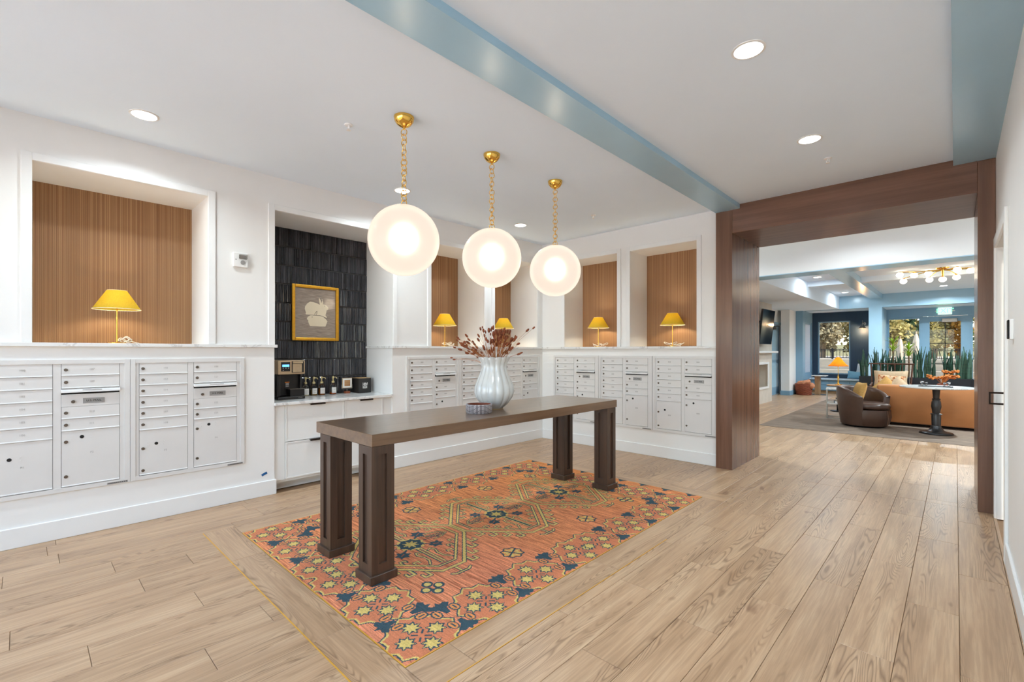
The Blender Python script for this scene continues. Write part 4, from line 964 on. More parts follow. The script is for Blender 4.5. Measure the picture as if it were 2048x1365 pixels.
# small swing frame
t = thing('swing_frame', (-5.33, 2.71, .8905), 'tiny brass swing frame on a wooden foot beside the syrup bottles', 'frame', rz=PI/2)
m = MB(); m.box(-.032, .032, -.02, .02, 0, .026); obj('foot', m, pm('cherry_block', (138,74,46), .5), t, bevel=.003)
m = MB(); m.cyl((0, 0), .004, .026, .054, 8); m.tube([(-.068, 0, .105), (-.068, 0, .06), (-.060, 0, .054), (.060, 0, .054), (.068, 0, .06), (.068, 0, .105)], .0022, 6); obj('yoke', m, M['steel'], t)
m = MB(); m.box(-.062, .062, -.006, .006, .062, .186); f_ = obj('frame_body', m, M['champ'], t, bevel=.002); m = MB(); m.box(-.055, .055, -.0075, -.006, .069, .179); obj('mat_board', m, M['whiteink'], f_)
m = MB(); m.box(-.037, .037, -.0085, -.0075, .087, .161); obj('striped_card', m, m_darkwood('striped_card_print', (150,92,56), (214,168,112), .6, 'x', 3), f_)
# black box
t = thing('gift_box', (-5.22, 2.805, .8905), 'black carton with a small white emblem at the end of the worktop', 'box', rz=PI/2)
m = MB(); m.box(0, .162, 0, .17, 0, .178); obj('carton', m, pm('black_card', (30,25,23), .5, var=.1), t, bevel=.0015)
m = MB(); m.box(.001, .161, .001, .169, .178, .182); obj('kraft_lid', m, pm('kraft_lid_card', (176,142,96), .7), t)
m = MB()
for x_, z0, z1 in ((.052, .055, .125), (.060, .055, .082), (.068, .053, .080), (.078, .055, .085), (.086, .053, .08), (.095, .056, .083), (.104, .055, .122), (.110, .098, .128)): m.box(x_, x_+.0035, -.0012, 0, z0, z1)
m.prism([(.081+.021*math.cos(a)*(1 if i % 2 == 0 else .72), .106+.021*math.sin(a)*(1 if i % 2 == 0 else .72)) for i, a in enumerate(np.linspace(0, 2*PI, 13)[:-1])], -.0012, 0, 'y'); em = obj('emblem', m, M['whiteink'], t)
m = MB(); m.prism([(.081+.008*math.cos(a), .106+.008*math.sin(a)) for a in np.linspace(0, 2*PI, 11)[:-1]], -.0018, -.0010, 'y'); obj('emblem_centre', m, M['ink'], em)
# ================================================================== LOUNGE
tc_ = NT('taupe_carpet'); n1 = tc_.noise(tc_.coord('Object', (3,14,1)), 1, 5, .65); n2 = tc_.noise(tc_.coord('Object', (180,180,1)), 1, 2)
cc = tc_.ramp(n1, [(.3, lin((104,88,76))), (.7, lin((158,138,120)))]); cc = tc_.mix(tc_.math('MULTIPLY', n2, .35), cc, lin((90,76,66)))
b_ = tc_.bsdf(Base_Color=cc, Roughness=.95); tc_.l(tc_.bump(n2, .4, .004), b_.inputs['Normal'])
m = MB(); m.box(-2.69, 2.6, 9.585, 16.2, -.009, .006); tag(obj('carpet', m, tc_.surf(b_)), 'large taupe carpet under the lounge seating', 'carpet')
downlight(-2.30, 12.6, 3.10, 'recessed downlight between the lounge soffit and first beam', 16, spread=178); downlight(-2.32, 16.4, 3.10, 'recessed downlight near the navy bay', 16, spread=178); downlight(-.23, 16.5, 3.10, 'recessed downlight above the garden door', 75, spread=160)
downlight(-.9, 7.35, 3.30, 'recessed downlight of the cross corridor beyond the opening', 24, spread=150); downlight(1.6, 7.35, 3.30, 'unseen downlight added right of the cross corridor to light the wooden jamb', 30, spread=165); downlight(-3.2, 7.35, 3.30, 'recessed downlight at the hidden end of the cross corridor', 24, spread=150)  # rightmost corridor downlight is added to brighten the opening's jamb
downlight(.9, 11.0, 3.10, 'recessed downlight above the game table end of the lounge', 75, spread=160); downlight(.9, 14.6, 3.10, 'recessed downlight at the far unseen lounge side', 75, spread=160)
M['leather'] = pm('brown_leather', (74,52,42), .34, var=.14, scale=(5,5,5), bump=.12, bscale=90)
M['suede'] = pm('tan_suede', (192,126,74), .85, var=.14, scale=(2,2,3), bump=.1, bscale=120, sheen=.3)
M['beige'] = pm('oat_linen', (204,178,146), .9, var=.08, scale=(30,30,30), bump=.2, bscale=300)
M['mustard'] = pm('straw_weave', (206,160,92), .9, var=.12, scale=(60,4,60), bump=.3, bscale=200)
M['bluefab'] = pm('sky_blue_velvet', (112,164,192), .8, var=.1); M['palefab'] = pm('pale_blue_linen', (184,200,212), .85, var=.06)
def cushion_mesh(w, h, d, n=12):
    m = MB(); vs = []; 
    for s in (-1, 1):
        for j in range(n+1):
            for i in range(n+1):
                u, v = i/n*2-1, j/n*2-1; e = max(0, (1-abs(u)**3)*(1-abs(v)**3))**.55
                pin = 1-.07*(1-abs(v))*abs(u)**2; pin2 = 1-.07*(1-abs(u))*abs(v)**2
                vs.append((u*w/2*pin, s*d/2*e, v*h/2*pin2))
    N = (n+1)**2
    for s in range(2):
        for j in range(n):
            for i in range(n):
                a = s*N+j*(n+1)+i; q = (a, a+1, a+n+2, a+n+1); m.f.append(q if s == 0 else q[::-1])
    m.v = vs; return m
def pillow(loc, w, h, d, rot, mat, label, name='pillow', group=None):
    o = obj(name, cushion_mesh(w, h, d), mat, None, loc, smooth=True, ang=180); o.rotation_euler = rot; return tag(o, label, 'pillow', group)
# leather swivel chair (faces away from us to the right)
t = thing('swivel_chair', (-1.24, 10.84, .006), 'brown leather barrel swivel chair on the carpet', 'armchair', rz=R(-28))
m = MB(); m.lathe([(0, 0), (.30, 0), (.31, .02), (.31, .035), (0, .035)], 36); obj('swivel_base', m, M['blackm'], t, smooth=True)
# shell: open toward +x
n = 44; sh = MB(); ring = []
for i in range(n+1):
    f = i/n; a = R(58)+f*(2*PI-2*R(58)); k = abs(f-.5)*2
    top = .74-.03*k-.16*max(0, (k-.45)/.55)**2
    ring.append((a, top))
def shellpt(a, z, inset):
    r = (.345+.075*min(1, z/.55)**.8)-inset; return (r*math.cos(a)*1.02, r*math.sin(a), z)
zs = [.035, .12, .26, .42, .56]
vs = []
for a, top in ring:
    col_ = [shellpt(a, z, 0) for z in zs]+[shellpt(a, top-.035, .0), shellpt(a, top-.008, .018), shellpt(a, top, .05), shellpt(a, top-.008, .085), shellpt(a, top-.035, .10), shellpt(a, .35, .11), shellpt(a, .12, .11)]
    vs.append(col_)
mm = len(vs[0])
for c_ in vs: sh.v += c_
for i in range(n):
    for j in range(mm-1): sh.f.append((i*mm+j, (i+1)*mm+j, (i+1)*mm+j+1, i*mm+j+1))
    sh.f.append((i*mm+mm-1, (i+1)*mm+mm-1, (i+1)*mm, i*mm))
sh.f.append(tuple(range(mm))); sh.f.append(tuple(n*mm+j for j in range(mm))[::-1])
obj('shell', sh, M['leather'], t, smooth=True, ang=70)
fm_ = MB(); pts = []
for i in range(17):
    a = -R(60)+i/16*R(120); pts.append(a)
for a in pts:
    for z, r in ((.035, .345), (.10, .375), (.2, .398), (.325, .385)): fm_.v.append((r*math.cos(a)*1.03, r*math.sin(a), z))
for i in range(16):
    for j in range(3): fm_.f.append((i*4+j, (i+1)*4+j, (i+1)*4+j+1, i*4+j+1))
nfm = len(fm_.v); fm_.v += [(0, 0, .325), (0, 0, .035)]
for i in range(16): fm_.f.append((i*4+3, (i+1)*4+3, nfm)); fm_.f.append(((i+1)*4, i*4, nfm+1))
obj('seat_front', fm_, M['leather'], t, smooth=True, ang=60)
m = MB(); m.lathe([(0, .33), (.28, .33), (.325, .35), (.335, .39), (.32, .43), (.25, .45), (0, .455)], 36); m.v = [(x*1.12+.035, y, z) for x, y, z in m.v]; obj('seat_cushion', m, M['leather'], t, smooth=True, ang=60)
m = MB(); m.tube([(.405, 0, .05), (.42, 0, .2), (.405, 0, .32)], .004, 5); obj('seam', m, pm('contrast_seam', (112,80,60), .6), t)
pillow((-1.32, 10.87, .62), .40, .40, .13, (R(-16), 0, R(-62)), M['mustard'], 'straw coloured pillow leaning in the leather chair')
# sofa seen from behind
t = thing('sofa', (.17, 11.73, .006), 'tan suede sofa turned with its low back to the opening', 'sofa')
m = MB(); m.box(-1.27, 1.27, -.42, -.20, .05, .755); obj('backrest', m, M['suede'], t, bevel=.04, seg=3, smooth=True)
m = MB(); m.box(-1.27, 1.27, -.20, .50, .05, .34); obj('seat_base', m, M['suede'], t, bevel=.02, seg=2)
for x0, x1 in ((-1.06, -.35), (-.35, .35), (.35, 1.06)):
    m = MB(); m.box(x0+.005, x1-.005, -.20, .50, .34, .46); obj('seat_cushion', m, M['suede'], t, bevel=.03, seg=3, smooth=True)
for x0, x1 in ((-1.27, -1.07), (1.07, 1.27)):
    m = MB(); m.box(x0, x1, -.20, .50, .34, .60); obj('armrest', m, M['suede'], t, bevel=.03, seg=3, smooth=True)
for x_ in (-1.15, 1.15):
    for y_ in (-.36, .42):
        m = MB(); m.box(x_-.03, x_+.03, y_-.03, y_+.03, 0, .05); obj('foot', m, M['blackm'], t)
pillow((-.98, 11.64, .66), .36, .36, .12, (R(-10), R(44), 0), M['mustard'], 'straw pillow corner showing above the sofa back, next to the leather chair', group=None)
pillow((-.80, 11.66, .68), .34, .34, .12, (R(-10), R(44), 0), M['beige'], 'pale pillow set on its corner above the sofa back beside the pedestal table')
M['pattern'] = NT('rust_patterned_cotton'); tp_ = M['pattern']; v_ = tp_.n('ShaderNodeTexVoronoi'); tp_.l(tp_.coord('Object', (22,22,22)), v_.inputs['Vector'])
v_.inputs['Scale'].default_value = 1.0; M['pattern'] = tp_.surf(tp_.bsdf(Base_Color=tp_.ramp(v_.outputs['Distance'], [(.15, lin((108,62,40))), (.35, lin((206,118,58))), (.6, lin((226,196,158)))]), Roughness=.9))
# spindle settees beyond the sofa
M['walnut'] = m_darkwood('walnut_frame', (72,42,32), (112,72,54), .4, 'x', 1)
def settee(x, y, w, label, rz=0):
    t = thing('spindle_settee', (x, y, .006), label, 'settee', 'spindle back settees', rz)
    for sx in (-1, 1):
        m = MB(); m.tube([(sx*(w/2-.03), .30, 0), (sx*(w/2-.01), .33, .45), (sx*(w/2+.03), .40, 1.07)], .022, 10, r1=.016); obj('back_post', m, M['walnut'], t, smooth=True)
        m = MB(); m.tube([(sx*(w/2-.03), -.34, 0), (sx*(w/2-.03), -.32, .58)], .022, 10); obj('leg', m, M['walnut'], t, smooth=True)
        m = MB(); m.tube([(sx*(w/2-.03), -.36, .58), (sx*(w/2), .35, .62)], .02, 8); obj('arm', m, M['walnut'], t, smooth=True)
    m = MB(); m.tube([(-w/2-.06, .40, 1.085), (-w/4, .42, 1.085), (w/4, .42, 1.085), (w/2+.06, .40, 1.085)], .018, 10); obj('top_rail', m, M['walnut'], t, smooth=True)
    k = int(w/.13)
    for i in range(1, k):
        x_ = -w/2+.02+i*(w-.04)/k; m = MB(); m.tube([(x_*.9, .31, .36), (x_, .40, 1.08)], .011, 8); obj('spindle', m, M['walnut'], t, smooth=True)
    m = MB(); m.box(-w/2+.02, w/2-.02, -.34, .32, .30, .36); obj('seat_rail', m, M['walnut'], t, bevel=.01)
    m = MB(); m.box(-w/2+.04, w/2-.04, -.36, .28, .36, .48); obj('seat_cushion', m, M['beige'], t, bevel=.03, seg=3, smooth=True)
    c_ = obj('back_cushion', cushion_mesh(w-.08, .46, .2), M['beige'], t, (0, .22, .70), smooth=True, ang=180); c_.rotation_euler = (R(-12), 0, 0)
    return t
settee(-1.12, 14.0, .72, 'walnut spindle back chair with oat cushions behind the sofa'); settee(.72, 14.0, .72, 'walnut spindle back chair cut off by the opening post')
pillow((-1.08, 13.85, .69), .50, .30, .12, (R(-14), R(4), 0), M['pattern'], 'rust patterned lumbar pillow on the spindle chair')
# pedestal table
t = thing('pedestal_table', (-.237, 10.62, .006), 'round white topped pedestal table with turned dark metal column', 'table')
m = MB(); m.lathe([(0, .765), (.44, .768), (.478, .775), (.482, .785), (.478, .795), (0, .795)], 56); obj('tabletop', m, M['marble'], t, smooth=True, ang=50)
M['iron'] = pm('cast_iron', (72,72,74), .34, .8, var=.1, scale=(10,10,10))
m = MB(); m.lathe([(0, .745), (.14, .745), (.15, .752), (.15, .765), (0, .765)], 28); m.box(-.2, .2, -.012, .012, .752, .765); obj('top_plate', m, M['iron'], t)
m = MB(); m.lathe([(0, .045), (.07, .045), (.072, .10), (.068, .135), (.060, .142), (.064, .30), (.060, .32), (.075, .322), (.075, .335), (.050, .345), (.056, .40), (.068, .46), (.062, .53), (.050, .57), (.056, .578), (.056, .59), (.042, .598), (.052, .74), (.06, .748), (0, .748)], 28); obj('column', m, M['iron'], t, smooth=True, ang=50)
m = MB(); m.lathe([(0, .012), (.20, .012), (.215, .016), (.21, .028), (.15, .040), (.10, .060), (.075, .11), (0, .11)], 40); obj('base', m, M['iron'], t, smooth=True, ang=60); m = MB(); m.lathe([(0, 0), (.222, 0), (.222, .012), (0, .012)], 40); obj('base_rim', m, M['blackm'], t)
zt = .8015
m = MB(); m.box(-.46, -.03, 10.50, 10.72, zt, zt+.012); tag(obj('tray', m, M['black'], bevel=.003), 'flat dark tray on the pedestal table', 'tray')
for x_, y_, s_, l_ in ((-.415, 10.60, 1.25, 'taller dark metal cup at the near left end of the tray'), (-.365, 10.66, .95, 'shorter dark metal cup at the left end of the tray'), (-.135, 10.66, .95, 'shorter dark metal cup at the right end of the tray'), (-.085, 10.60, 1.2, 'taller dark metal cup at the right end of the tray')):
    t = thing('metal_goblet', (x_, y_, zt+.0125), l_, 'goblet', 'metal goblets on the tray')
    m = MB(); m.lathe([(0, 0), (.018*s_, 0), (.018*s_, .004), (.006*s_, .010), (.006*s_, .022*s_), (.016*s_, .03*s_), (.021*s_, .05*s_), (.020*s_, .058*s_), (.017*s_, .05*s_), (0, .034*s_)], 18); obj('cup', m, M['chrome'], t, smooth=True)
    m = MB(); m.ball((0, 0, .062*s_), .010*s_, 10, 8); obj('knob', m, M['blackm'], t, smooth=True)
# console behind the sofa carrying the dried flowers
t = thing('flower_pot', (-.19, 12.55, .46), 'rust pot holding dried copper flowers on the low lounge table', 'pot'); m = MB(); m.lathe([(0, 0), (.075, 0), (.095, .10), (.085, .27), (.07, .30), (.06, .29), (.06, .26), (0, .25)], 24); obj('pot_body', m, pm('rust_pot', (132,72,46), .6), t, smooth=True)
t = thing('low_table', (-.15, 12.55, .006), 'low round wooden lounge table hidden behind the sofa', 'table'); m = MB(); m.lathe([(0, .41), (.45, .41), (.46, .42), (.46, .445), (0, .453)], 40); obj('tabletop', m, M['walnut'], t, smooth=True); m = MB(); m.lathe([(0, 0), (.26, 0), (.24, .02), (.2, .41), (0, .41)], 28); obj('drum_base', m, M['walnut'], t, smooth=True)
M['copper'] = pm('dried_copper_petals', (196,122,58), .8, var=.25, scale=(40,40,40)); rf = random.Random(8)
for k in range(15):
    tip = Vector((-.19+rf.uniform(-.20, .26), 12.55+rf.uniform(-.15, .15), rf.uniform(.84, 1.01))); b0 = Vector((-.19, 12.55, .73))
    s = thing('dried_flower', tuple(b0), 'copper coloured dried flower in the rust pot', 'dried flower', 'copper dried flowers in the pot')
    mid = (b0+tip)/2+Vector((0, 0, .05)); m = MB(); m.tube([(0, 0, 0), tuple(mid-b0), tuple(tip-b0)], .004, 5); obj('stem', m, M['copper'], s)
    m = MB()
    for i in range(7):
        a = i*2*PI/7; m.ball((tip-b0)+Vector((math.cos(a)*.028, math.sin(a)*.022, rf.uniform(-.015, .02))), (.022, .018, .016), 7, 5)
    obj('petals', m, M['copper'], s, smooth=True)
# side table with books and amber lamp
t = thing('side_table', (-1.78, 11.78, .006), 'slim metal side table with pale top left of the leather chair', 'side table', rz=R(8))
m = MB(); m.box(-.21, .21, -.21, .21, .595, .62); obj('tabletop', m, M['marble'], t, bevel=.004); m = MB(); m.box(-.2, .2, -.2, .2, .295, .31); obj('shelf', m, M['marble'], t, bevel=.003)
for sx in (-1, 1):
    for sy in (-1, 1):
        m = MB(); m.box(sx*.195-.008, sx*.195+.008, sy*.195-.008, sy*.195+.008, 0, .595); obj('leg', m, M['steel'], t)
m = MB(); [m.box(-.2, .2, y_-.007, y_+.007, .0, .014) for y_ in (-.195, .195)]; [m.box(x_-.007, x_+.007, -.2, .2, .0, .014) for x_ in (-.195, .195)]; obj('floor_frame', m, M['steel'], t)
def book(loc, w, d, h, rz, col, label):
    t = thing('book', loc, label, 'book', rz=rz); m = MB(); m.box(-w/2, w/2, -d/2, d/2, 0, .004); m.box(-w/2, w/2, -d/2, d/2, h-.004, h); m.box(-w/2, -w/2+.004, -d/2, d/2, .004, h-.004); obj('cover', m, pm('book_cloth', col, .6), t)
    m = MB(); m.box(-w/2+.004, w/2-.006, -d/2+.005, d/2-.005, .004, h-.004); obj('pages', m, M['whiteink'], t)
book((-1.72, 11.74, .3165), .25, .2, .05, R(12), (62,78,98), 'slate blue book at the bottom of the side table pile'); book((-1.70, 11.74, .367), .21, .16, .03, R(4), (208,202,192), 'pale book in the middle of the side table pile'); book((-1.69, 11.73, .398), .22, .17, .025, R(22), (74,70,74), 'charcoal book on top of the side table pile')
# C shaped oak stand
M['oak'] = m_darkwood('light_oak', (150,116,82), (188,152,114), .5, 'z', .6)
t = thing('oak_stand', (-3.18, 17.62, 0), 'slab legged oak stand with a thin pale top by the window bench', 'side table')
m = MB(); m.box(-.10, .04, -.09, .09, 0, .60); obj('slab_leg', m, M['oak'], t, bevel=.004); m = MB(); m.box(-.17, .22, -.2, .2, .60, .622); obj('tabletop', m, M['marble'], t, bevel=.004); m = MB(); m.tube([(-.16, -.19, 0), (-.16, -.19, .6)], .006, 6); obj('rod', m, M['steel'], t); m = MB(); m.box(-.17, .22, -.2, .2, 0, .012); obj('foot_plate', m, M['steel'], t)
# amber lamp on a small stand
t = thing('amber_lamp', (-1.966, 13.0, .62), 'table lamp with a wide amber shade behind the leather chair', 'lamp')
m = MB(); m.lathe([(0, 0), (.07, 0), (.07, .015), (.018, .03), (.014, .10), (.02, .16), (.016, .2), (.006, .22), (.006, .42), (.014, .43), (0, .45)], 20); obj('base', m, M['brass'], t, smooth=True)
m = MB(); m.lathe([(.200, .435), (.15, .48), (.10, .545), (.065, .60), (.028, .635), (.006, .642), (.006, .638), (.027, .63), (.063, .595), (.098, .54), (.148, .475), (.198, .432)], 36, closed=True); obj('shade', m, M['amber'], t, smooth=True, ang=80)
l = bpy.data.lights.new('amber_bulb', 'POINT'); l.energy = 5; l.color = (1, .78, .38); l.shadow_soft_size = .03; put(bpy.data.objects.new('amber_bulb', l), t, (0, 0, .50))
t = thing('lamp_table', (-1.966, 13.0, .006), 'round oak lamp table behind the leather chair', 'side table'); m = MB(); m.lathe([(0, .585), (.22, .585), (.225, .6), (.22, .613), (0, .613)], 32); obj('tabletop', m, M['oak'], t, smooth=True); m = MB(); m.lathe([(0, 0), (.15, 0), (.15, .015), (.03, .03), (.03, .585), (0, .585)], 20); obj('column', m, M['blackm'], t, smooth=True)
# basket with blanket
M['wicker'] = pm('rust_wicker', (134,68,44), .8, var=.25, scale=(30,30,60), bump=.4, bscale=60)
t = thing('basket', (-3.53, 17.27, 0), 'round rust wicker basket on the floor by the column', 'basket')
m = MB(); m.lathe([(0, 0), (.19, 0), (.215, .15), (.225, .36), (.20, .36), (.19, .15), (0, .03)], 36); obj('basket_body', m, M['wicker'], t, smooth=True, ang=60)
for k in range(10):
    m = MB(); z_ = .02+k*.036; r_ = .194+.033*min(1, z_/.2); m.tube([(r_*math.cos(a), r_*math.sin(a), z_+.006*math.sin(a*9+k*PI)) for a in np.linspace(0, 2*PI, 37)[:-1]], .017, 6, True); obj('wicker_coil', m, M['wicker'], t, smooth=True)
m = MB()
for k in range(7):
    a = k*.9; m.tube([(.16*math.cos(a+i*.35)*(1-.04*i), .16*math.sin(a+i*.35), .33+.045*math.sin(i*.9+k)+.012*k) for i in range(8)], .055, 8)
m.ball((.23, -.05, .30), (.09, .10, .10), 12, 8)
tag(obj('blanket', m, pm('rust_knit', (196,132,98), .95, var=.2, scale=(20,20,20), bump=.4, bscale=80), None, (-3.53, 17.27, .0), smooth=True, ang=180), 'rust knitted blanket heaped in the basket', 'blanket')
# window bench and pillows
t = thing('window_bench', (-2.75, 18.6, 0), 'light blue built-in window bench below the picture window', 'bench')
m = MB(); m.box(-.845, .845, -.30, .295, .44, .49); obj('seat', m, M['palefab'], t, bevel=.015, seg=2)
m = MB(); m.box(-.845, .845, -.22, .295, .09, .44); obj('bench_front', m, M['blue2'], t)
for x0, x1 in ((-.83, -.29), (-.28, .27), (.28, .83)):
    m = MB(); m.box(x0, x1, -.235, -.22, .11, .27); obj('drawer', m, M['blue2'], t, bevel=.003); m = MB(); m.box(x0, x1, -.235, -.22, .28, .43); obj('drawer', m, M['blue2'], t, bevel=.003)
m = MB(); m.box(-.845, .845, -.18, .295, 0, .09); obj('plinth', m, M['oak'], t)
pillow((-2.13, 18.70, .74), .46, .46, .15, (R(-14), R(8), R(-12)), M['palefab'], 'large pale pillow upright in the bench corner'); pillow((-2.32, 18.52, .615), .46, .26, .16, (R(-20), R(5), R(8)), M['bluefab'], 'sky blue lumbar pillow lying on the window bench')
# wall sconce
t = thing('wall_sconce', (-2.16, 18.9, 2.14), 'brushed metal barn sconce on the navy wall', 'wall lamp')
m = MB(); m.lathe([(0, 0), (.055, 0), (.055, .02), (0, .02)], 24); m.xf(Matrix.Translation((0, 0, .15)) @ Matrix.Rotation(R(90), 4, 'X')); obj('wall_plate', m, M['steel'], t, smooth=True)
m = MB(); m.tube([(0, -.02, .15), (0, -.10, .19), (-.01, -.19, .17), (-.02, -.2, .11)], .011, 8); m.cyl((-.02, -.2), .006, .1, .26, 8); obj('arm', m, M['steel'], t, smooth=True)
m = MB(); m.lathe([(.10, -.005), (.095, .01), (.055, .055), (.04, .10), (.03, .125), (.028, .122), (.037, .098), (.052, .052), (.092, .006)], 28, c=(-.02, -.2, 0), closed=True); obj('shade', m, M['steel'], t, smooth=True, ang=60)
m = MB(); m.ball((-.02, -.2, .025), .028, 12, 8); obj('bulb', m, M['bulb'], t, smooth=True)
l = bpy.data.lights.new('sconce_bulb', 'POINT'); l.energy = 14; l.color = (1, .56, .27); l.shadow_soft_size = .03; put(bpy.data.objects.new('sconce_bulb', l), t, (-.02, -.2, -.07))
# exit sign
M['exitg'] = emat('green_letters', (120,235,165), 1.3); M['exitb'] = emat('lit_sign_face', (214,232,222), .55)
t = thing('exit_sign', (-.23, 18.78, 2.585), 'green lit exit sign above the garden door', 'exit sign')
m = MB(); m.box(-.155, .155, -.02, .02, -.108, .108); obj('housing', m, M['exitb'], t, bevel=.01, seg=2)
obj('lettering', text_mesh('EXIT', .19, M['exitg'], .003), None, t, (0, -.0235, 0))
for sx in (-1, 1):
    m = MB(); m.ball((sx*.185, 0, .0), (.035, .03, .02), 12, 8); obj('emergency_lamp', m, M['trim'], t, smooth=True)
m = MB(); m.box(-.02, .02, .02, .119, -.03, .03); obj('bracket', m, M['trim'], t)
# television
t = thing('television', (-3.56, 13.3, 1.58), 'black flat television tilted forward above the mantel', 'television')
m = MB(); m.box(-.03, .02, -.62, .40, 0, .88); m.xf(Matrix.Rotation(R(6), 4, 'Y')); obj('screen', m, pm('black_glass', (14,20,26), .08, var=.05), t, bevel=.004)
m = MB(); m.box(-.13, -.02, -.25, .15, .3, .6); obj('bracket', m, M['blackm'], t)
# chandelier
M['bulbwhite'] = emat('opal_bulb', (255,240,214), 4.0)
t = thing('chandelier', (-.192, 12.94, 3.10), 'brass chandelier with ring of opal globes on the lounge ceiling', 'chandelier')
m = MB(); m.lathe([(0, 0), (.11, 0), (.10, -.02), (.02, -.035), (.012, -.22), (0, -.22)], 24); obj('canopy', m, M['brass'], t, smooth=True)
arms = [(-.667, -.1, -.085), (-.632, .3, -.18), (-.432, -.2, -.13), (-.22, .1, -.08), (-.213, .4, -.18), (0, 0, -.236), (.215, -.1, -.076), (.206, .3, -.183), (.406, -.2, -.13), (.62, .2, -.10), (.66, -.1, -.18)]
for x_, y_, z_ in arms:
    m = MB(); m.tube([(0, 0, -.045), (x_*.5, y_*.5, -.05), (x_, y_, z_+.06)], .009, 8); a_ = obj('arm', m, M['brass'], t, smooth=True)
    m = MB(); m.lathe([(0, .012), (.035, .012), (.045, .035), (.02, .06), (0, .06)], 16, c=(x_, y_, z_)); obj('cup', m, M['brass'], a_, smooth=True)
    m = MB(); m.ball((x_, y_, z_), (.062, .062, .055), 18, 12); obj('globe', m, M['bulbwhite'], a_, smooth=True, ang=180)
# planters with snake plants
M['planter'] = pm('black_planter', (30,36,44), .45, var=.05); M['soil'] = pm('potting_soil', (58,44,34), .95)
M['snake'] = pm('snake_leaf', (64,98,82), .45, var=.4, scale=(9,9,50)); M['yucca'] = pm('bright_leaf', (142,176,40), .5, var=.25, scale=(6,6,6)); M['bark'] = pm('cane_bark', (120,96,70), .8, var=.2, scale=(20,20,60))
for x0, x1, l_ in ((-1.80, -.83, 'black planter trough behind the spindle chair'), (-.81, -.26, 'middle black planter trough below the glazed door'), (-.24, .31, 'black planter trough at the right of the glazed door')):
    t = thing('planter', ((x0+x1)/2, 15.0, .006), l_, 'planter', 'black planter troughs'); w_ = (x1-x0)/2
    m = MB(); m.box(-w_, w_, -.16, .16, 0, .72); m.box(-w_, w_, -.16, -.14, .72, .75); m.box(-w_, w_, .14, .16, .72, .75); m.box(-w_, -w_+.02, -.14, .14, .72, .75); m.box(w_-.02, w_, -.14, .14, .72, .75); obj('trough', m, M['planter'], t)
    m = MB(); m.box(-w_+.02, w_-.02, -.14, .14, .72, .735); obj('soil', m, M['soil'], t)
def leafmesh(h, w, bend, az, tw):
    m = MB(); n = 8; d = Vector((math.cos(az), math.sin(az), 0)); s = Vector((math.cos(az+PI/2+tw), math.sin(az+PI/2+tw), 0))
    for i in range(n+1):
        f = i/n; p = d*bend*f**1.8+Vector((0, 0, h*f)); ww = w*(.55+.9*f-1.0*f*f)*(1 if f < .72 else max(.02, (1-f)/.28)**.8)
        for o_ in (-1, 0, 1): m.v.append(tuple(p+s*ww*o_*.5+d*(.006 if o_ == 0 else -.006)))
    for i in range(n):
        for k in (0, 1): m.f.append((i*3+k, i*3+k+1, (i+1)*3+k+1, (i+1)*3+k))
    return m
rl = random.Random(12); sn = 0
spots = [(-1.76,.70),(-1.66,.60),(-1.46,.70),(-1.33,.72),(-1.18,.6),(-1.02,.66),(-.65,.7),(-.44,.74),(-.11,.70),(.09,.66),(.24,.7),(-1.72,.72),(-1.53,.76),(-1.40,.62),(-1.26,.68),(-1.10,.55),(-.95,.62),(-.72,.72),(-.60,.78),(-.50,.66),(-.38,.70),(-.17,.74),(-.07,.64),(.03,.62),(.16,.76)]
sl_ = 'dark green snake plant standing in a black trough'
ORD = 'first second third fourth fifth sixth seventh eighth ninth tenth eleventh twelfth thirteenth fourteenth'.split(); spots.sort(); cnt = {}
for i, (x_, h_) in enumerate(spots):
    tr = 'the trough behind the spindle chair' if x_ < -.82 else ('the middle trough' if x_ < -.25 else 'the right hand trough'); cnt[tr] = cnt.get(tr, 0)+1
    sl_ = ORD[cnt[tr]-1]+' dark green snake plant from the left in '+tr
    t = thing('snake_plant', (x_, 15.0+rl.uniform(-.06, .06), .74), sl_, 'snake plant', 'snake plants in the black troughs')
    for k in range(rl.choice((5, 6, 6, 7))):
        hh = h_*rl.uniform(.6, 1.02) if k else h_; m = leafmesh(hh, rl.uniform(.055, .085), rl.uniform(.02, .13)*(1 if k else .25), rl.uniform(0, 2*PI), rl.uniform(-.7, .7)); m.mv(rl.uniform(-.025, .025), rl.uniform(-.03, .03), 0); obj('leaf', m, M['snake'], t, smooth=True, ang=180)
for x_, zs_, l_ in ((-1.14, (.62, .80), 'tall bright dracaena cane behind the spindle chair'), (-.84, (.50, .66), 'shorter bright dracaena cane between the snake plants')):
    t = thing('dracaena', (x_, 15.06, .74), l_, 'potted plant'); m = MB(); m.tube([(0, 0, 0), (.01, 0, .3), (0, 0, zs_[1])], .018, 8); obj('cane', m, M['bark'], t, smooth=True)
    for zz in zs_:
        for k in range(11):
            m = leafmesh(rl.uniform(.14, .25), .045, rl.uniform(.07, .19), k*2.4, rl.uniform(-.3, .3)); m.mv(0, 0, zz); obj('leaf', m, M['yucca'], t, smooth=True, ang=180)
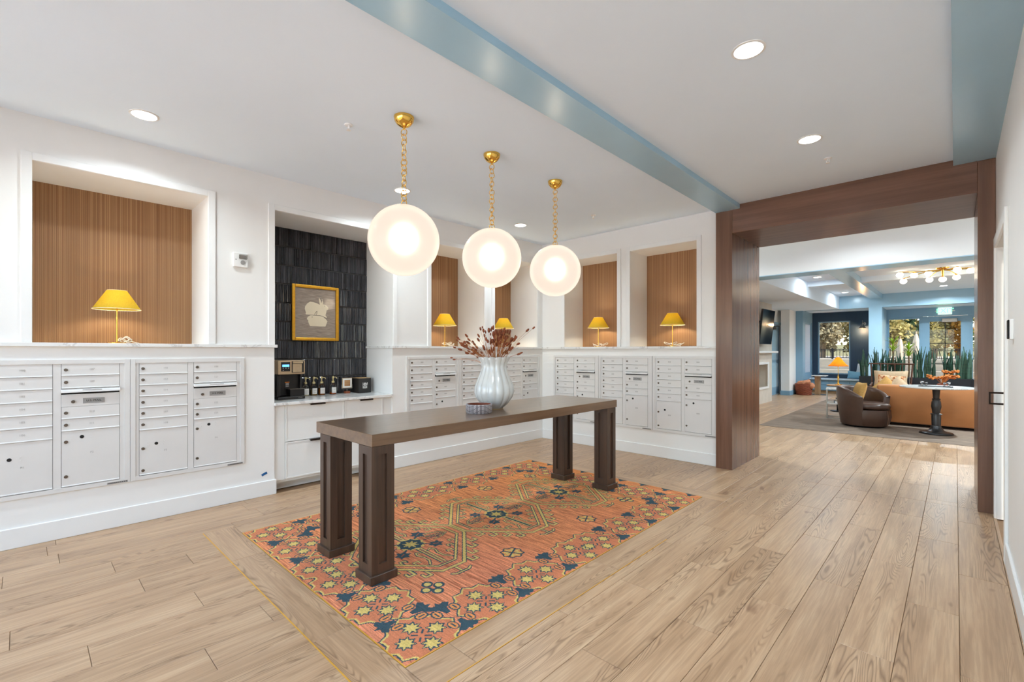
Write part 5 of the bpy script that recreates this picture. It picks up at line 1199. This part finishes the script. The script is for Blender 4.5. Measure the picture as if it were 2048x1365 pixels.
# ================================================================== OUTDOORS
fence = thing('garden_fence', (-3, 26.9, 1.02), 'black metal picket fence on the retaining wall', 'fence')
for z_ in (.03, .38, .45):
    m = MB(); m.box(-14, 14, -.015, .015, z_, z_+.03); obj('rail', m, M['blackm'], fence)
m = MB(); m.box(-.009, .009, -.009, .009, .03, .45); PK = mesh_of('picket', m); PK.materials.append(M['blackm']); m = MB(); m.box(-.035, .035, -.035, .035, -.02, .52); FP = mesh_of('fence_post', m); FP.materials.append(M['blackm'])
for k in range(-40, 60): obj('picket', PK, None, fence, (k*.125, 0, 0))
for k in range(-3, 5): obj('fence_post', FP, None, fence, (k*1.75+.45, 0, 0))
t = thing('light_pole', (-5.55, 30, 1.0), 'dark slim lamp pole beyond the fence', 'pole'); m = MB(); m.cyl((0, 0), .06, 0, 7, 10); obj('shaft', m, M['blackm'], t, smooth=True); m = MB(); m.cyl((0, 0), .12, 0, .1, 12); obj('foot', m, M['blackm'], t)
for x_, h_, l_ in ((-1.56, 1.65, 'folded cream garden parasol, the shorter of two'), (-1.09, 1.82, 'folded cream garden parasol, the taller of two')):
    t = thing('folded_parasol', (x_, 23.5, -.02), l_, 'parasol', 'folded garden parasols'); m = MB(); m.cyl((0, 0), .025, 0, h_+.35, 10); obj('pole', m, M['oak'], t); m = MB(); m.lathe([(.10, h_-.8), (.13, h_-.5), (.11, h_-.1), (.05, h_+.2), (.0, h_+.3)], 14, fn=lambda a, j, r, z: (r*(1+.15*math.sin(a*7)), z)); obj('canopy', m, M['beige'], t, smooth=True); m = MB(); m.lathe([(0, 0), (.25, 0), (.25, .06), (0, .06)], 20); obj('foot', m, M['blackm'], t)
leafm = {}
for nm, c0, c1, c2 in (('olive', (112,104,58), (168,152,92), (206,190,130)), ('green', (62,88,56), (104,128,84), (150,164,116)), ('autumn', (150,98,34), (206,146,56), (224,186,96)), ('bare', (128,112,84), (168,152,118), (200,186,150))):
    t_ = NT('foliage_'+nm); n_ = t_.noise(t_.coord('Object', (3,3,3)), 1, 3); w_ = t_.n('ShaderNodeNewGeometry')
    cc = t_.ramp(w_.outputs['Random Per Island'], [(.0, lin(c0)), (.5, lin(c1)), (1, lin(c2))]); d_ = t_.n('ShaderNodeBsdfDiffuse'); tl_ = t_.n('ShaderNodeBsdfTranslucent'); mx_ = t_.n('ShaderNodeMixShader')
    t_.l(cc, d_.inputs[0]); t_.l(cc, tl_.inputs[0]); mx_.inputs[0].default_value = .35; t_.l(d_.outputs[0], mx_.inputs[1]); t_.l(tl_.outputs[0], mx_.inputs[2]); t_.l(mx_.outputs[0], t_.out.inputs[0]); leafm[nm] = t_.m
def tree(x, y, h, r, kind, label, nleaf, dens=1.0):
    rr = np.random.default_rng(int(abs(x*100)+y)); t = thing('tree', (x, y, 1.0), label, 'tree', 'trees beyond the garden fence')
    m = MB(); m.tube([(0, 0, 0), (.1, 0, h*.4), (0, .1, h*.8)], .14, 8, r1=.04)
    for k in range(9):
        a = k*2.4; z0 = h*(.25+.06*k); m.tube([(.05, 0, z0), (math.cos(a)*r*.6, math.sin(a)*r*.6, z0+h*.25)], .05, 6, r1=.015)
    obj('trunk', m, M['bark'], t, smooth=True)
    cl = []; 
    for k in range(26):
        v_ = rr.normal(0, 1, 3); v_ /= np.linalg.norm(v_); cl.append((v_*np.array([r, r, h*.45])*rr.uniform(.2, .95)+np.array([0, 0, h*.55]), rr.uniform(.3, .7)*r*.55))
    P = []; 
    for k in range(nleaf):
        c_, q = cl[rr.integers(0, len(cl))]; P.append(c_+rr.normal(0, 1, 3)*q*.6)
    P = np.array(P); A = rr.normal(0, 1, (nleaf, 3)); A /= np.linalg.norm(A, axis=1)[:, None]; Bv = np.cross(A, rr.normal(0, 1, (nleaf, 3))); Bv /= np.linalg.norm(Bv, axis=1)[:, None]
    s_ = rr.uniform(.07, .15, (nleaf, 1))*dens; V_ = np.stack([P-A*s_, P+Bv*s_*.6, P+A*s_, P-Bv*s_*.6], 1).reshape(-1, 3)
    me = bpy.data.meshes.new('foliage'); me.from_pydata(V_.tolist(), [], [(4*i, 4*i+1, 4*i+2, 4*i+3) for i in range(nleaf)]); me.materials.append(leafm[kind]); obj('foliage', me, None, t)
for a_ in ((-5.75, 33, 3.4, 1.3, 'bare', 'pale dry tree at the left in the picture window', 2600), (-4.6, 35, 3.8, 1.4, 'olive', 'olive toned tree at the right in the picture window', 3000), (-6.6, 37, 4.2, 1.5, 'bare', 'pale dry tree farther back in the picture window', 2400), (-2.75, 33, 3.3, 1.0, 'olive', 'yellowish tree left in the window beside the garden door', 2000),
          (-1.75, 36, 3.0, 1.1, 'green', 'green tree behind the folded parasols', 3600), (-.85, 34, 3.0, .9, 'olive', 'thin olive tree seen left through the garden door', 1500), (.1, 35, 3.4, 1.0, 'autumn', 'orange autumn tree seen right through the garden door', 1900), (1.6, 34, 3.6, 1.3, 'green', 'green tree beyond the right edge of the garden door', 2400), (-3.5, 38, 3.9, 1.3, 'bare', 'pale dry tree hidden mostly by the blue pillar', 2000)):
    tree(*a_)
M['hedge'] = pm('dry_hillside', (176,168,128), .95, var=.25, scale=(.8,.8,.8), bump=.3, bscale=4)
hb = MB(); hb.prism([(-34, 1.0), (-34, 2.0), (-20, 2.2), (-8, 1.9), (4, 1.7), (16, 2.1), (26, 1.8), (26, 1.0)], 44, 52, 'y'); struct('hill', hb, M['hedge'], label='dry grassy bank far behind the trees')
